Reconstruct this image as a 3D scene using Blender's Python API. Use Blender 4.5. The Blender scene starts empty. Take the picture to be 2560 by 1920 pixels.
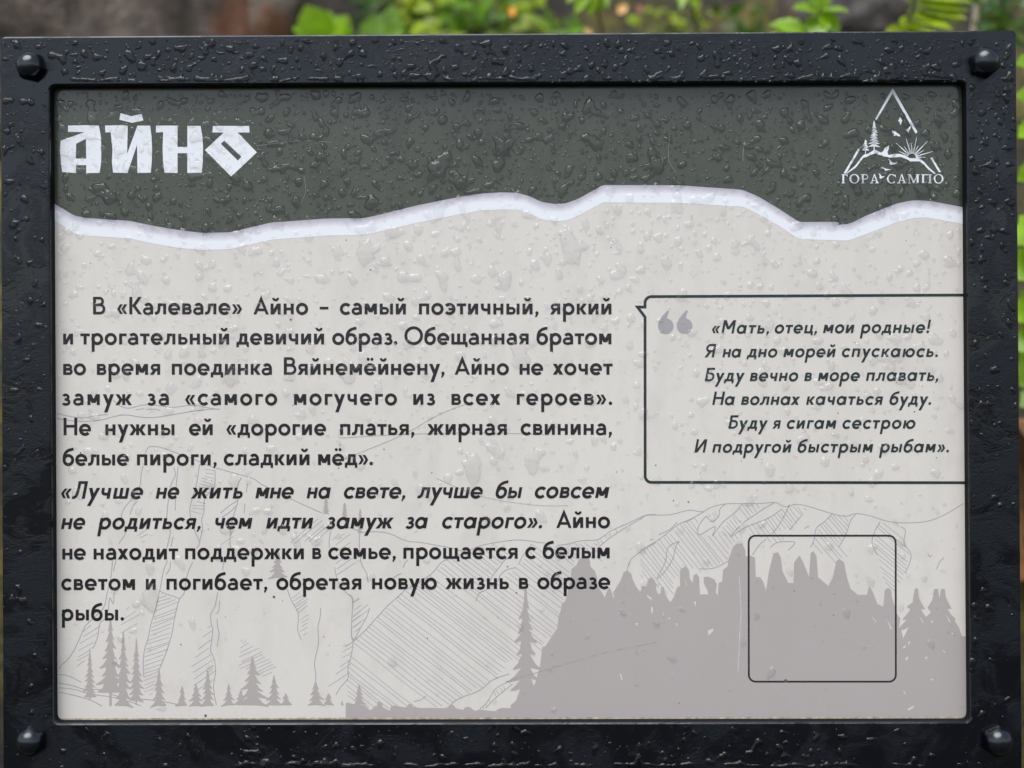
import bpy, bmesh, math, random
import numpy as np
from mathutils import Vector, Matrix, noise as mnoise
from mathutils.geometry import tessellate_polygon

# ------------------------------------------------------------------ scales
S = 0.0002            # metres of sign per photograph pixel
D = 0.711             # camera to sign panel
ZC = 1.0              # height of the sign's middle above the ground
DEP = 0.007           # how far the frame stands proud of the panel
scene = bpy.context.scene
COL = scene.collection
R = math.radians

# ------------------------------------------------------------------ camera
cam = bpy.data.cameras.new("camera")
cam.sensor_width = 36.0
cam.lens = 36.0 * D / (2560 * S)
cam.clip_start = 0.01
cam.clip_end = 500.0
cam.dof.use_dof = True
cam.dof.focus_distance = D - 0.002
cam.dof.aperture_fstop = 5.0
camo = bpy.data.objects.new("camera", cam)
camo.location = (0, -D, ZC)
camo.rotation_euler = (R(90), 0, 0)
COL.objects.link(camo)
scene.camera = camo

# ------------------------------------------------------------------ sky and sun
SUN_EL, SUN_AZ = 60.0, 205.0       # azimuth clockwise from +Y: behind the camera, a little left
world = bpy.data.worlds.new("World")
scene.world = world
world.use_nodes = True
wn = world.node_tree
wn.nodes.clear()
sky = wn.nodes.new("ShaderNodeTexSky")
sky.sky_type = 'NISHITA'
sky.sun_disc = False
sky.sun_elevation = R(SUN_EL)
sky.sun_rotation = R(SUN_AZ)
sky.air_density = 1.0
sky.dust_density = 1.6
sky.ozone_density = 1.0
hs = wn.nodes.new("ShaderNodeHueSaturation")
hs.inputs["Saturation"].default_value = 0.5
bg = wn.nodes.new("ShaderNodeBackground")
bg.inputs["Strength"].default_value = 0.095
wo = wn.nodes.new("ShaderNodeOutputWorld")
wn.links.new(sky.outputs[0], hs.inputs["Color"])
wn.links.new(hs.outputs[0], bg.inputs["Color"])
wn.links.new(bg.outputs[0], wo.inputs["Surface"])

sun = bpy.data.lights.new("sun", 'SUN')
sun.energy = 1.5
sun.angle = R(50)
sun.color = (1.0, 0.995, 0.985)
suno = bpy.data.objects.new("sun", sun)
az, el = R(SUN_AZ), R(SUN_EL)
sdir = Vector((math.sin(az) * math.cos(el), math.cos(az) * math.cos(el), math.sin(el)))
suno.rotation_euler = (-sdir).to_track_quat('-Z', 'Y').to_euler()
suno.location = (0, -3, 6)
COL.objects.link(suno)

vs = scene.view_settings
vs.view_transform = 'Standard'
vs.look = 'None'
vs.gamma = 1.0
vs.use_curve_mapping = False
vs.exposure = 1.0

# ------------------------------------------------------------------ helpers
def W(px, py, dy=0.0):
    """photo pixel -> point on the sign plane, dy metres in front of it"""
    return Vector(((px - 1280) * S, -dy, ZC + (960 - py) * S))

def WD(px, py, dep):
    """photo pixel -> point dep metres behind the panel plane (negative: in front)"""
    k = (D + dep) / D
    return Vector(((px - 1280) * S * k, dep, ZC + (960 - py) * S * k))

def lin(r, g, b):
    def f(c):
        c /= 255.0
        return c / 12.92 if c <= 0.04045 else ((c + 0.055) / 1.055) ** 2.4
    return (f(r), f(g), f(b), 1.0)

def obj(name, me, mat=None, parent=None):
    o = bpy.data.objects.new(name, me)
    COL.objects.link(o)
    if mat is not None:
        me.materials.append(mat)
    if parent is not None:
        o.parent = parent
        o.matrix_parent_inverse = Matrix.Identity(4)
    return o

def mesh(name, verts, faces, smooth=False):
    me = bpy.data.meshes.new(name)
    me.from_pydata([tuple(v) for v in verts], [], faces)
    me.update()
    if smooth:
        for p in me.polygons:
            p.use_smooth = True
    return me

def empty(name, loc, label, cat, group=None):
    o = bpy.data.objects.new(name, None)
    o.location = loc
    o.empty_display_size = 0.05
    COL.objects.link(o)
    o["label"] = label
    o["category"] = cat
    if group:
        o["group"] = group
    return o

def tag(o, label=None, cat=None, group=None, kind=None):
    for k, v in (("label", label), ("category", cat), ("group", group), ("kind", kind)):
        if v:
            o[k] = v
    return o

class Mat:
    def __init__(self, name):
        self.m = bpy.data.materials.new(name)
        self.m.use_nodes = True
        self.t = self.m.node_tree
        self.b = self.t.nodes["Principled BSDF"]
    def n(self, typ, **kw):
        nd = self.t.nodes.new(typ)
        for k, v in kw.items():
            if k in nd.inputs:
                nd.inputs[k].default_value = v
            else:
                setattr(nd, k, v)
        return nd
    def l(self, a, b):
        self.t.links.new(a, b)
    def coord(self):
        return self.n("ShaderNodeTexCoord").outputs["Object"]
    def noise(self, scale, detail=4.0, rough=0.55, co=None, dist=0.0):
        nd = self.n("ShaderNodeTexNoise", Scale=scale, Detail=detail, Roughness=rough, Distortion=dist)
        self.l(co or self.coord(), nd.inputs["Vector"])
        return nd.outputs["Fac"]
    def ramp(self, fac, stops):
        r = self.n("ShaderNodeValToRGB")
        e = r.color_ramp.elements
        while len(e) < len(stops):
            e.new(0.5)
        for i, (p, c) in enumerate(stops):
            e[i].position = p
            e[i].color = c if len(c) == 4 else (*c, 1)
        self.l(fac, r.inputs["Fac"])
        return r.outputs["Color"]
    def mix(self, fac, a, b, typ='MIX'):
        m = self.n("ShaderNodeMix", data_type='RGBA', blend_type=typ)
        for sock, v in ((m.inputs["Factor"], fac), (m.inputs[6], a), (m.inputs[7], b)):
            if hasattr(v, "links"):
                self.l(v, sock)
            else:
                sock.default_value = v
        return m.outputs[2]
    def bump(self, h, strength, dist, nrm=None):
        b = self.n("ShaderNodeBump", Strength=strength, Distance=dist)
        self.l(h, b.inputs["Height"])
        if nrm is not None:
            self.l(nrm, b.inputs["Normal"])
        return b.outputs["Normal"]
    def set(self, **kw):
        for k, v in kw.items():
            k = k.replace("_", " ")
            s = self.b.inputs[k]
            if hasattr(v, "links"):
                self.l(v, s)
            else:
                s.default_value = v
        return self

def g(v):
    return (v, v, v, 1)

# ------------------------------------------------------------------ materials
def print_mat(name, col, var=0.06, rough=0.27, stain=None, spec=0.42):
    m = Mat(name)
    co = m.coord()
    n1 = m.noise(9, 5, 0.6, co)
    n2 = m.noise(160, 3, 0.6, co)
    lo = tuple(c * (1 - var) for c in col[:3]) + (1,)
    hi = tuple(min(1, c * (1 + var)) for c in col[:3]) + (1,)
    c = m.ramp(n1, [(0.3, lo), (0.7, hi)])
    c = m.mix(m.ramp(n2, [(0.35, g(0)), (0.8, g(0.25))]), c, lo)
    if stain:
        # dried rain marks: vertical runs
        mp = m.n("ShaderNodeMapping")
        mp.inputs["Scale"].default_value = (60, 1, 14)
        m.l(co, mp.inputs["Vector"])
        n3 = m.noise(1.0, 4, 0.6, mp.outputs[0], 0.4)
        c = m.mix(m.ramp(n3, [(0.5, g(0)), (0.72, g(0.55))]), c, stain)
        n4 = m.noise(45, 4, 0.65, co)
        c = m.mix(m.ramp(n4, [(0.52, g(0)), (0.6, g(0.35))]), c, stain)
    rr = m.ramp(m.noise(35, 5, 0.65, co), [(0.3, g(rough * 0.75)), (0.7, g(rough * 1.35))])
    m.b.inputs["Specular IOR Level"].default_value = spec
    bmp = m.bump(m.noise(900, 3, 0.6, co), 0.06, 0.0004)
    m.set(Base_Color=c, Roughness=rr, Normal=bmp)
    return m.m

M_panel = print_mat("panel_print_beige", lin(213, 208, 201), 0.025, 0.30, lin(201, 196, 189))
M_header = print_mat("header_print_green", lin(65, 69, 59), 0.12, 0.20, lin(50, 55, 46), 0.6)
M_white = print_mat("white_print", lin(229, 232, 236), 0.02, 0.30)
M_ink = print_mat("dark_grey_ink", lin(30, 31, 33), 0.18, 0.26)
M_green_ink = print_mat("dark_green_ink", lin(36, 49, 49), 0.18, 0.26)
M_tree_ink = print_mat("pale_grey_ink", lin(173, 166, 163), 0.02, 0.30)
M_mark_ink = print_mat("mid_grey_ink", lin(160, 157, 159), 0.02, 0.30)
M_line_ink = print_mat("grey_line_ink", lin(163, 158, 164), 0.04, 0.32)

def torn_mat():
    m = Mat("torn_edge_print")
    at = m.n("ShaderNodeAttribute", attribute_name="across")
    nz = m.noise(260, 3, 0.6)
    add = m.n("ShaderNodeMath", operation='MULTIPLY_ADD')
    m.l(nz, add.inputs[0])
    add.inputs[1].default_value = 0.22
    m.l(at.outputs["Fac"], add.inputs[2])
    c = m.ramp(add.outputs[0], [(0.05, lin(168, 162, 170)), (0.3, lin(196, 190, 202)), (0.62, lin(228, 230, 235)), (1.0, lin(229, 232, 236))])
    m.set(Base_Color=c, Roughness=0.3)
    return m.m
M_torn = torn_mat()

def paint_mat(name, bump_k=1.0, spec=0.48):
    m = Mat(name)
    co = m.coord()
    wet = m.noise(38, 5, 0.62, co, 0.6)
    fine = m.noise(1900, 3, 0.6, co)
    mid = m.noise(420, 4, 0.6, co, 0.4)
    mask = m.ramp(wet, [(0.42, g(0)), (0.58, g(1))])
    rough = m.mix(mask, g(0.09), g(0.20))
    c = m.mix(mask, (0.0009, 0.0013, 0.0030, 1), (0.0016, 0.0022, 0.0046, 1))
    c = m.mix(m.ramp(m.noise(70, 5, 0.7, co), [(0.62, g(0)), (0.8, g(0.3))]), c, (0.006, 0.0075, 0.011, 1))
    h1 = m.n("ShaderNodeMath", operation='MULTIPLY')
    m.l(fine, h1.inputs[0])
    m.l(m.n("ShaderNodeRGBToBW").outputs[0], h1.inputs[1])
    m.l(mask, m.t.nodes[-1].inputs[0]) if False else None
    bw = [n for n in m.t.nodes if n.type == 'RGBTOBW'][0]
    m.l(mask, bw.inputs[0])
    nrm = m.bump(mid, 0.10 * bump_k, 0.0007)
    nrm = m.bump(h1.outputs[0], 0.5 * bump_k, 0.0005, nrm)
    m.set(Base_Color=c, Roughness=rough, Normal=nrm)
    m.b.inputs["Specular IOR Level"].default_value = spec
    m.b.inputs["Specular Tint"].default_value = (0.88, 0.94, 1.0, 1)
    return m.m
M_frame = paint_mat("black_wet_paint")
M_bolt = paint_mat("black_bolt_paint", 0.3, 0.75)

def water_mat(name, clear, block, ior):
    """rain water as an open skin over the print: seen from outside it bends and tints what lies below
    and has a water gloss; light coming back out from below passes nearly unhindered"""
    m = Mat(name)
    t = m.t
    t.nodes.remove(m.b)
    out = [n for n in t.nodes if n.type == 'OUTPUT_MATERIAL'][0]
    back = m.n("ShaderNodeNewGeometry").outputs["Backfacing"]
    lw = m.n("ShaderNodeLayerWeight", Blend=0.5)
    p0 = m.n("ShaderNodeMath", operation='POWER')
    m.l(lw.outputs["Facing"], p0.inputs[0])
    p0.inputs[1].default_value = 2.0
    body = m.mix(p0.outputs[0], g(clear), g(clear * 0.34))      # rim shade painted into the tint, darker at grazing view
    tp = m.n("ShaderNodeBsdfTransparent")
    m.l(m.mix(back, body, g(1.0)), tp.inputs["Color"])
    rf = m.n("ShaderNodeBsdfRefraction", Roughness=0.0, IOR=1.30)
    m.l(body, rf.inputs["Color"])
    f1 = m.n("ShaderNodeMath", operation='MULTIPLY_ADD')          # 0.8 outside, 0 inside
    m.l(back, f1.inputs[0])
    f1.inputs[1].default_value = -0.8
    f1.inputs[2].default_value = 0.8
    m2 = m.n("ShaderNodeMixShader")
    m.l(f1.outputs[0], m2.inputs[0])
    m.l(tp.outputs[0], m2.inputs[1])
    m.l(rf.outputs[0], m2.inputs[2])
    gs = m.n("ShaderNodeBsdfGlossy", Roughness=0.02)
    fr_ = m.n("ShaderNodeFresnel", IOR=ior)
    bk = m.n("ShaderNodeMath", operation='MULTIPLY')
    m.l(back, bk.inputs[0])
    bk.inputs[1].default_value = 1.0 - block
    fm = m.n("ShaderNodeMath", operation='SUBTRACT')
    fm.use_clamp = True
    m.l(fr_.outputs[0], fm.inputs[0])
    m.l(bk.outputs[0], fm.inputs[1])
    mx = m.n("ShaderNodeMixShader")
    m.l(fm.outputs[0], mx.inputs[0])
    m.l(m2.outputs[0], mx.inputs[1])
    m.l(gs.outputs[0], mx.inputs[2])
    m.l(mx.outputs[0], out.inputs["Surface"])
    return m.m
M_water = water_mat("rain_water", 0.985, 0.15, 1.5)
M_water_dark = water_mat("rain_water_on_dark", 0.72, 0.25, 1.45)  # darker tint stands in for the sky sheen hidden under the drops
M_water_frame = water_mat("rain_water_on_black", 0.36, 0.25, 1.42)  # same painted body shade, deeper, for drops on the frame

def simple(name, col, rough=0.6, var=0.3, scale=20, bump=0.0, spec=0.5):
    m = Mat(name)
    co = m.coord()
    n = m.noise(scale, 5, 0.6, co)
    lo = tuple(c * (1 - var) for c in col[:3]) + (1,)
    hi = tuple(min(1, c * (1 + var)) for c in col[:3]) + (1,)
    m.set(Base_Color=m.ramp(n, [(0.3, lo), (0.7, hi)]), Roughness=rough)
    if bump:
        m.set(Normal=m.bump(n, 0.6, bump))
    m.b.inputs["Specular IOR Level"].default_value = spec
    return m

def leaf_mat(name, col, tr=0.35):
    m = simple(name, col, 0.34, 0.42, 55, 0.0)
    b = m.b
    t = m.n("ShaderNodeBsdfTranslucent")
    t.inputs["Color"].default_value = (min(1, col[0] * 1.5), min(1, col[1] * 1.35), col[2], 1)
    mx = m.n("ShaderNodeMixShader")
    mx.inputs[0].default_value = tr
    out = [n for n in m.t.nodes if n.type == 'OUTPUT_MATERIAL'][0]
    m.l(b.outputs[0], mx.inputs[1])
    m.l(t.outputs[0], mx.inputs[2])
    m.l(mx.outputs[0], out.inputs["Surface"])
    return m.m

# ------------------------------------------------------------------ setting: ground and bank
def bank_h(x, y):
    """height of the ground: a flat path, then a steep earth bank behind the sign"""
    ks = ((0.12, 0.0), (0.33, 1.03), (0.50, 1.19), (0.68, 1.30), (1.0, 1.80), (2.2, 2.5), (40.0, 14.0))
    h = 0.0 if y <= 0.12 else 14.0
    for (a, ha), (b, hb) in zip(ks, ks[1:]):
        if a < y <= b:
            h = ha + (hb - ha) * (y - a) / (b - a)
    if y > 0.2:
        v = Vector((x * 3.1, y * 3.1, 0.7))
        h += min(1, (y - 0.2) * 4) * (0.055 * mnoise.noise(v) + 0.035 * mnoise.noise(v * 3.1) + 0.02 * mnoise.noise(v * 9))
    return h

def build_ground():
    xs = [-200, -60, -20, -8, -4] + list(np.arange(-2.0, 2.01, 0.04)) + [4, 8, 20, 60, 200]
    ys = [-200, -60, -20, -8, -4, -2, -1, -0.4] + list(np.arange(-0.1, 2.0, 0.03)) + [3, 5, 9, 16, 40, 100, 200]
    verts = [(x, y, bank_h(x, y)) for y in ys for x in xs]
    nx = len(xs)
    faces = [(j * nx + i, j * nx + i + 1, (j + 1) * nx + i + 1, (j + 1) * nx + i)
             for j in range(len(ys) - 1) for i in range(nx - 1)]
    m = Mat("bank_soil")
    co = m.coord()
    n1 = m.noise(7, 6, 0.65, co)
    n2 = m.noise(42, 6, 0.7, co)
    n3 = m.noise(5, 3, 0.5, co)
    c = m.ramp(n2, [(0.3, lin(9, 7, 4)), (0.52, lin(26, 19, 13)), (0.68, lin(52, 39, 28)), (0.8, lin(96, 72, 54))])
    moss = m.ramp(n2, [(0.3, lin(30, 30, 8)), (0.55, lin(96, 88, 22)), (0.75, lin(150, 142, 46))])
    c = m.mix(m.ramp(n1, [(0.42, g(0)), (0.54, g(0.9))]), c, moss)
    # a beaten wet path in front
    sep = m.n("ShaderNodeSeparateXYZ")
    m.l(co, sep.inputs[0])
    mr = m.n("ShaderNodeMapRange")
    mr.inputs["From Min"].default_value = 0.04
    mr.inputs["From Max"].default_value = 0.16
    m.l(sep.outputs["Y"], mr.inputs["Value"])
    c = m.mix(mr.outputs[0], m.ramp(n2, [(0.3, lin(38, 36, 33)), (0.7, lin(68, 64, 58))]), c)
    m.set(Base_Color=c, Roughness=m.ramp(n3, [(0.3, g(0.45)), (0.7, g(0.8))]), Normal=m.bump(n2, 0.8, 0.02))
    me = mesh("ground", verts, faces, True)
    o = obj("ground", me, m.m)
    o["kind"] = "structure"
    return o
build_ground()

# ------------------------------------------------------------------ the sign
sign = empty("information_sign", (0, 0, 0), "black framed information board with green header and Russian text, wet with rain", "sign")

def pmesh(name, polys, mat, z, parent, dz=0.0):
    """flat printed shapes; polys: list of (ring, holes...) in photo pixels or ('z', k, rings); all at z metres in front of the panel"""
    V, F = [], []
    for k, poly in enumerate(polys):
        lift = 0
        if isinstance(poly, tuple) and poly[0] == 'z':
            lift = poly[1]
            rings = poly[2]
        else:
            rings = poly
        pts = [p for r in rings for p in r]
        base = len(V)
        V += [W(p[0], p[1], z + lift * 4e-6) for p in pts]
        if len(rings) == 1 and len(rings[0]) <= 4:
            F.append(tuple(range(base, base + len(pts))))
        else:
            for t in tessellate_polygon([[Vector((p[0], p[1], 0)) for p in r] for r in rings]):
                F.append(tuple(base + i for i in t))
    me = mesh(name, V, F)
    bm = bmesh.new()
    bm.from_mesh(me)
    for f in bm.faces:
        if f.normal.y > 0:
            f.normal_flip()
    bm.to_mesh(me)
    bm.free()
    return obj(name, me, mat, parent)

def rounded(corners, r, seg=6):
    out = []
    n = len(corners)
    for i in range(n):
        p = Vector(corners[i]); a = Vector(corners[i - 1]); b = Vector(corners[(i + 1) % n])
        u = (a - p).normalized(); v = (b - p).normalized()
        for k in range(seg + 1):
            t = k / seg
            s0 = p + u * r; s1 = p + v * r
            q = s0.lerp(p, t).lerp(p.lerp(s1, t), t)   # quadratic corner
            out.append(q)
    return out

def inset(corners, d):
    """move each corner towards the inside by d on both sides"""
    n = len(corners)
    out = []
    for i in range(n):
        p = Vector(corners[i]); a = Vector(corners[i - 1]); b = Vector(corners[(i + 1) % n])
        out.append(p + ((a - p).normalized() + (b - p).normalized()) * d)
    return out

OUT = [(0, 91), (2541, 75), (2556, 1928), (7, 1930)]
INN = [(124, 214), (2415, 204), (2427, 1804), (133, 1808)]

def build_frame():
    seg = 6
    rings = []
    kf = D - DEP
    def add(corners, r, y):
        pts = rounded(corners, r, seg)
        k = (D - DEP) / D
        rings.append([Vector(((p.x - 1280) * S * k, y, ZC + (960 - p.y) * S * k)) for p in pts])
    add(OUT, 14, 0.018)
    add(OUT, 14, -DEP + 0.0012)
    add(inset(OUT, 1.2), 13, -DEP + 0.00035)
    add(inset(OUT, 4.5), 12, -DEP)
    add(inset(INN, -5.0), 22, -DEP)
    add(inset(INN, -1.5), 19, -DEP + 0.0004)
    add(INN, 18, -DEP + 0.0014)
    add(INN, 18, 0.001)
    n = len(rings[0])
    V = [v for r in rings for v in r]
    F = []
    for j in range(len(rings) - 1):
        for i in range(n):
            a = j * n + i; b = j * n + (i + 1) % n
            F.append((a, a + n, b + n, b))
    F.append(tuple(range(n)))               # back plate
    me = mesh("frame", V, F)
    bm = bmesh.new(); bm.from_mesh(me)
    bmesh.ops.recalc_face_normals(bm, faces=bm.faces)
    bm.to_mesh(me); bm.free()
    o = obj("frame", me, M_frame, sign)
    me.materials.append(simple("matt_black_rebate", (0.004, 0.0045, 0.006, 1), 0.75, 0.3, 300, 0.0, 0.15).m)
    k0 = (len(rings) - 2) * n
    for p in list(me.polygons)[k0:k0 + n]:
        p.material_index = 1
    return o
build_frame()

# support posts behind the board (hidden by it in the photograph)
def box(x0, x1, y0, y1, z0, z1):
    v = [(x, y, z) for z in (z0, z1) for y in (y0, y1) for x in (x0, x1)]
    f = [(0, 2, 3, 1), (4, 5, 7, 6), (0, 1, 5, 4), (2, 6, 7, 3), (0, 4, 6, 2), (1, 3, 7, 5)]
    return v, f
for sx in (-0.16, 0.16):
    v, f = box(sx - 0.02, sx + 0.02, 0.0185, 0.0585, -0.15, 1.08)
    obj("support_post", mesh("support_post", v, f), M_frame, sign)

# panel plate
panel = None
def build_panel():
    global panel
    xs = np.linspace(100, 2450, 60); ys = np.linspace(190, 1830, 44)
    V = [W(x, y) for y in ys for x in xs]
    nx = len(xs)
    F = [(j * nx + i, (j + 1) * nx + i, (j + 1) * nx + i + 1, j * nx + i + 1) for j in range(len(ys) - 1) for i in range(nx - 1)]
    panel = obj("panel", mesh("panel", V, F), M_panel, sign)
build_panel()

# ---- header and torn edge
def zc(ox, oy, k, pts):
    return [(ox + x / k, oy + y / k) for x, y in pts]
K1 = 2212 / 860
up = zc(0, 0, K1, [(300, 1275), (355, 1312), (480, 1388), (560, 1402), (830, 1420), (1000, 1455), (1150, 1480), (1300, 1498), (1480, 1494), (1600, 1465), (1740, 1432), (2100, 1405)])
up += zc(850, 0, K1, [(155, 1403), (260, 1380), (500, 1320), (760, 1268), (900, 1245), (1040, 1237), (1140, 1240), (1220, 1262), (1300, 1300), (1390, 1313), (1450, 1308), (1530, 1280), (1690, 1190)])
up += zc(1700, 0, K1, [(0, 1192), (400, 1220), (500, 1262), (640, 1345), (765, 1428), (1020, 1426), (1090, 1440), (1200, 1385), (1390, 1310), (1480, 1290), (1560, 1288), (1650, 1300), (1808, 1330), (1900, 1350)])
lo = zc(0, 0, K1, [(300, 1385), (355, 1420), (485, 1505), (560, 1515), (840, 1535), (1000, 1570), (1150, 1595), (1300, 1608), (1480, 1603), (1600, 1575), (1740, 1542), (2100, 1515)])
lo += zc(850, 0, K1, [(150, 1512), (250, 1490), (500, 1432), (760, 1380), (900, 1355), (1040, 1347), (1150, 1350), (1220, 1375), (1300, 1412), (1390, 1424), (1460, 1418), (1530, 1388), (1690, 1302)])
lo += zc(1700, 0, K1, [(0, 1306), (410, 1330), (520, 1385), (640, 1455), (765, 1538), (1015, 1546), (1080, 1548), (1200, 1505), (1390, 1430), (1500, 1402), (1580, 1398), (1680, 1415), (1808, 1438), (1900, 1460)])

def catmull(pts, n=6):
    out = []
    P = [pts[0]] + list(pts) + [pts[-1]]
    for i in range(1, len(P) - 2):
        p0, p1, p2, p3 = [np.array(p, float) for p in P[i - 1:i + 3]]
        for k in range(n):
            t = k / n
            out.append(tuple(0.5 * ((2 * p1) + (-p0 + p2) * t + (2 * p0 - 5 * p1 + 4 * p2 - p3) * t * t + (-p0 + 3 * p1 - 3 * p2 + p3) * t ** 3)))
    out.append(tuple(pts[-1]))
    return out
Z_HEAD = 0.00006
xs_ = np.linspace(117, 2432, 420)
ux = np.interp(xs_, *zip(*up)); lx = np.interp(xs_, *zip(*lo))
def smooth(a, k=2):
    ker = np.ones(2 * k + 1) / (2 * k + 1)
    return np.convolve(np.pad(a, k, 'edge'), ker, 'valid')
ux = smooth(ux, 1); lx = smooth(lx, 1)
polys = [[[(xs_[i], 185), (xs_[i + 1], 185), (xs_[i + 1], ux[i + 1]), (xs_[i], ux[i])]] for i in range(len(xs_) - 1)]
pmesh("header_print", polys, M_header, Z_HEAD, panel)

def build_torn():
    V, F, A = [], [], []
    rows = 7
    for i, x in enumerate(xs_):
        for k in range(rows):
            t = k / (rows - 1)
            V.append(W(x, ux[i] * (1 - t) + lx[i] * t, Z_HEAD))
            A.append(t)
    for i in range(len(xs_) - 1):
        for k in range(rows - 1):
            a = i * rows + k
            F.append((a, a + 1, a + rows + 1, a + rows))
    me = mesh("torn_edge_print", V, F)
    at = me.attributes.new("across", 'FLOAT', 'POINT')
    at.data.foreach_set("value", A)
    obj("torn_edge_print", me, M_torn, panel)
build_torn()
# the little torn tip of the header
Z1 = 0.00008
pmesh("torn_tip_print", [[zc(1700, 0, K1, [(985, 1424), (1032, 1422), (1092, 1441), (1050, 1443), (1014, 1446), (1024, 1432)])]], M_header, Z1, panel)

# ---- title
def title():
    T = lambda pts: zc(0, 0, K1, pts)
    a = T([(438, 808), (560, 805), (636, 808), (648, 870), (653, 960), (650, 1050), (641, 1112), (555, 1113), (555, 1062), (490, 1062), (490, 1113), (400, 1106), (392, 1040), (387, 960), (390, 905), (545, 850), (438, 848)])
    ah = T([(490, 925), (488, 1020), (555, 1020), (553, 892)])
    i = T([(676, 808), (750, 806), (822, 808), (818, 990), (884, 808), (966, 808), (975, 880), (978, 960), (976, 1040), (970, 1110), (884, 1113), (882, 930), (820, 1113), (728, 1110), (720, 1040), (724, 960), (712, 850), (678, 852)])
    br = T([(776, 728), (845, 748), (912, 732), (922, 775), (850, 790), (768, 770)])
    h = T([(1003, 808), (1142, 808), (1142, 945), (1205, 945), (1205, 808), (1290, 810), (1302, 880), (1306, 950), (1304, 1040), (1298, 1110), (1205, 1113), (1205, 985), (1142, 985), (1142, 1113), (1058, 1110), (1048, 1030), (1046, 950), (1050, 850), (1003, 852)])
    o = T([(1370, 810), (1602, 810), (1605, 852), (1527, 852), (1652, 980), (1487, 1135), (1318, 965), (1440, 852), (1366, 852)])
    oh = T([(1443, 905), (1420, 925), (1530, 1033), (1553, 1008)])
    pmesh("title_lettering", [[a, ah], [i], [br], [h], [o, oh]], M_white, 0.00013, panel)
title()

# ---- a geometric sans, drawn stroke by stroke (x-height = 1)
SW = 0.25
EMB = 0.028          # added weight of the lettering strokes
def bez(p0, p1, p2, p3, n=10):
    out = []
    for k in range(n + 1):
        t = k / n; u = 1 - t
        out.append(tuple(u ** 3 * a + 3 * u * u * t * b + 3 * u * t * t * c + t ** 3 * d for a, b, c, d in zip(p0, p1, p2, p3)))
    return out
def arc(cx, cy, rx, ry, a0, a1, n=None):
    n = n or max(6, int(abs(a1 - a0) / 9))
    return [(cx + rx * math.cos(R(a0 + (a1 - a0) * k / n)), cy + ry * math.sin(R(a0 + (a1 - a0) * k / n))) for k in range(n + 1)]
def stroke(pts, w=SW, closed=False):
    """list of quads along a centre line"""
    P = [np.array(p, float) for p in pts]
    w = w + EMB
    n = len(P)
    L, Rr = [], []
    for i in range(n):
        if closed:
            a, b = P[i - 1] if i else P[-2], P[i + 1] if i < n - 1 else P[1]
        else:
            a, b = P[max(i - 1, 0)], P[min(i + 1, n - 1)]
        d0 = P[i] - a; d1 = b - P[i]
        d0 = d0 / np.linalg.norm(d0) if np.linalg.norm(d0) > 1e-9 else None
        d1 = d1 / np.linalg.norm(d1) if np.linalg.norm(d1) > 1e-9 else None
        if d0 is None: d0 = d1
        if d1 is None: d1 = d0
        n0 = np.array((-d0[1], d0[0])); n1 = np.array((-d1[1], d1[0]))
        m = n0 + n1
        m = m / np.linalg.norm(m)
        s = 1.0 / max(0.35, float(m @ n0))
        L.append(P[i] + m * w / 2 * s); Rr.append(P[i] - m * w / 2 * s)
    return [[tuple(L[i]), tuple(L[i + 1]), tuple(Rr[i + 1]), tuple(Rr[i])] for i in range(n - 1)]
def V_(x, y0=0, y1=1, w=SW):
    w = w + EMB
    return [[(x - w / 2, y0), (x + w / 2, y0), (x + w / 2, y1), (x - w / 2, y1)]]
def H_(y, x0, x1, w=0.22):
    w = w + EMB
    return [[(x0, y - w / 2), (x1, y - w / 2), (x1, y + w / 2), (x0, y + w / 2)]]
def D_(x0, y0, x1, y1, w=0.3):
    w = w + EMB
    return [[(x0 - w / 2, y0), (x0 + w / 2, y0), (x1 + w / 2, y1), (x1 - w / 2, y1)]]
def ring(cx, cy=0.5, r=0.425, ry=None, w=SW):
    return stroke(arc(cx, cy, r, ry or r, 0, 360, 40), w, True)
def disc(cx, cy, r):
    p = arc(cx, cy, r, r, 0, 360, 16)[:-1]
    return [[(cx, cy), p[i], p[(i + 1) % 16]] for i in range(16)]
def bowl(x0, xc, yt, yb, rx, side=1, w=0.21):
    cy = (yt + yb) / 2; ry = (yt - yb) / 2
    if side > 0:
        return stroke([(x0, yt)] + arc(xc, cy, rx, ry, 90, -90, 16) + [(x0, yb)], w)
    return stroke([(x0, yt)] + arc(xc, cy, rx, ry, 90, 270, 16) + [(x0, yb)], w)
breve = stroke(arc(0.455, 1.53, 0.215, 0.215, 180, 360, 14), 0.185)
G = {}
def gl(ch, strokes, lsb=0.13, rsb=0.13):
    G[ch] = (strokes, lsb, rsb)
RD = 0.065
E_ = [stroke(arc(0.55, 0.5, 0.425, 0.425, 2, 318, 36), SW), H_(0.46, 0.13, 1.085, 0.185)]
SOFT = [V_(0.125), bowl(0.1, 0.5, 0.57, 0.105, 0.225)]
I_ = [V_(0.125), V_(0.785), D_(0.155, 0, 0.755, 1, 0.31)]
gl('о', [ring(0.55)], RD, RD)
gl('с', [stroke(arc(0.55, 0.5, 0.425, 0.425, 42, 318, 32))], RD, 0.05)
gl('э', [stroke(arc(0.41, 0.5, 0.425, 0.425, -138, 138, 32)), H_(0.49, 0.32, 0.9, 0.19)], 0.05, RD)
gl('е', E_, RD, RD)
gl('ё', E_ + [disc(0.375, 1.43, 0.14) + disc(0.725, 1.43, 0.14)], RD, RD)
gl('а', [V_(0.815, 0, 0.62), stroke(arc(0.5, 0.61, 0.315, 0.33, 0, 146, 18), 0.24), stroke([(0.8, 0.53)] + arc(0.40, 0.295, 0.285, 0.235, 90, 270, 16) + [(0.55, 0.065), (0.8, 0.16)], 0.21)], 0.06, 0.12)
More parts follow.
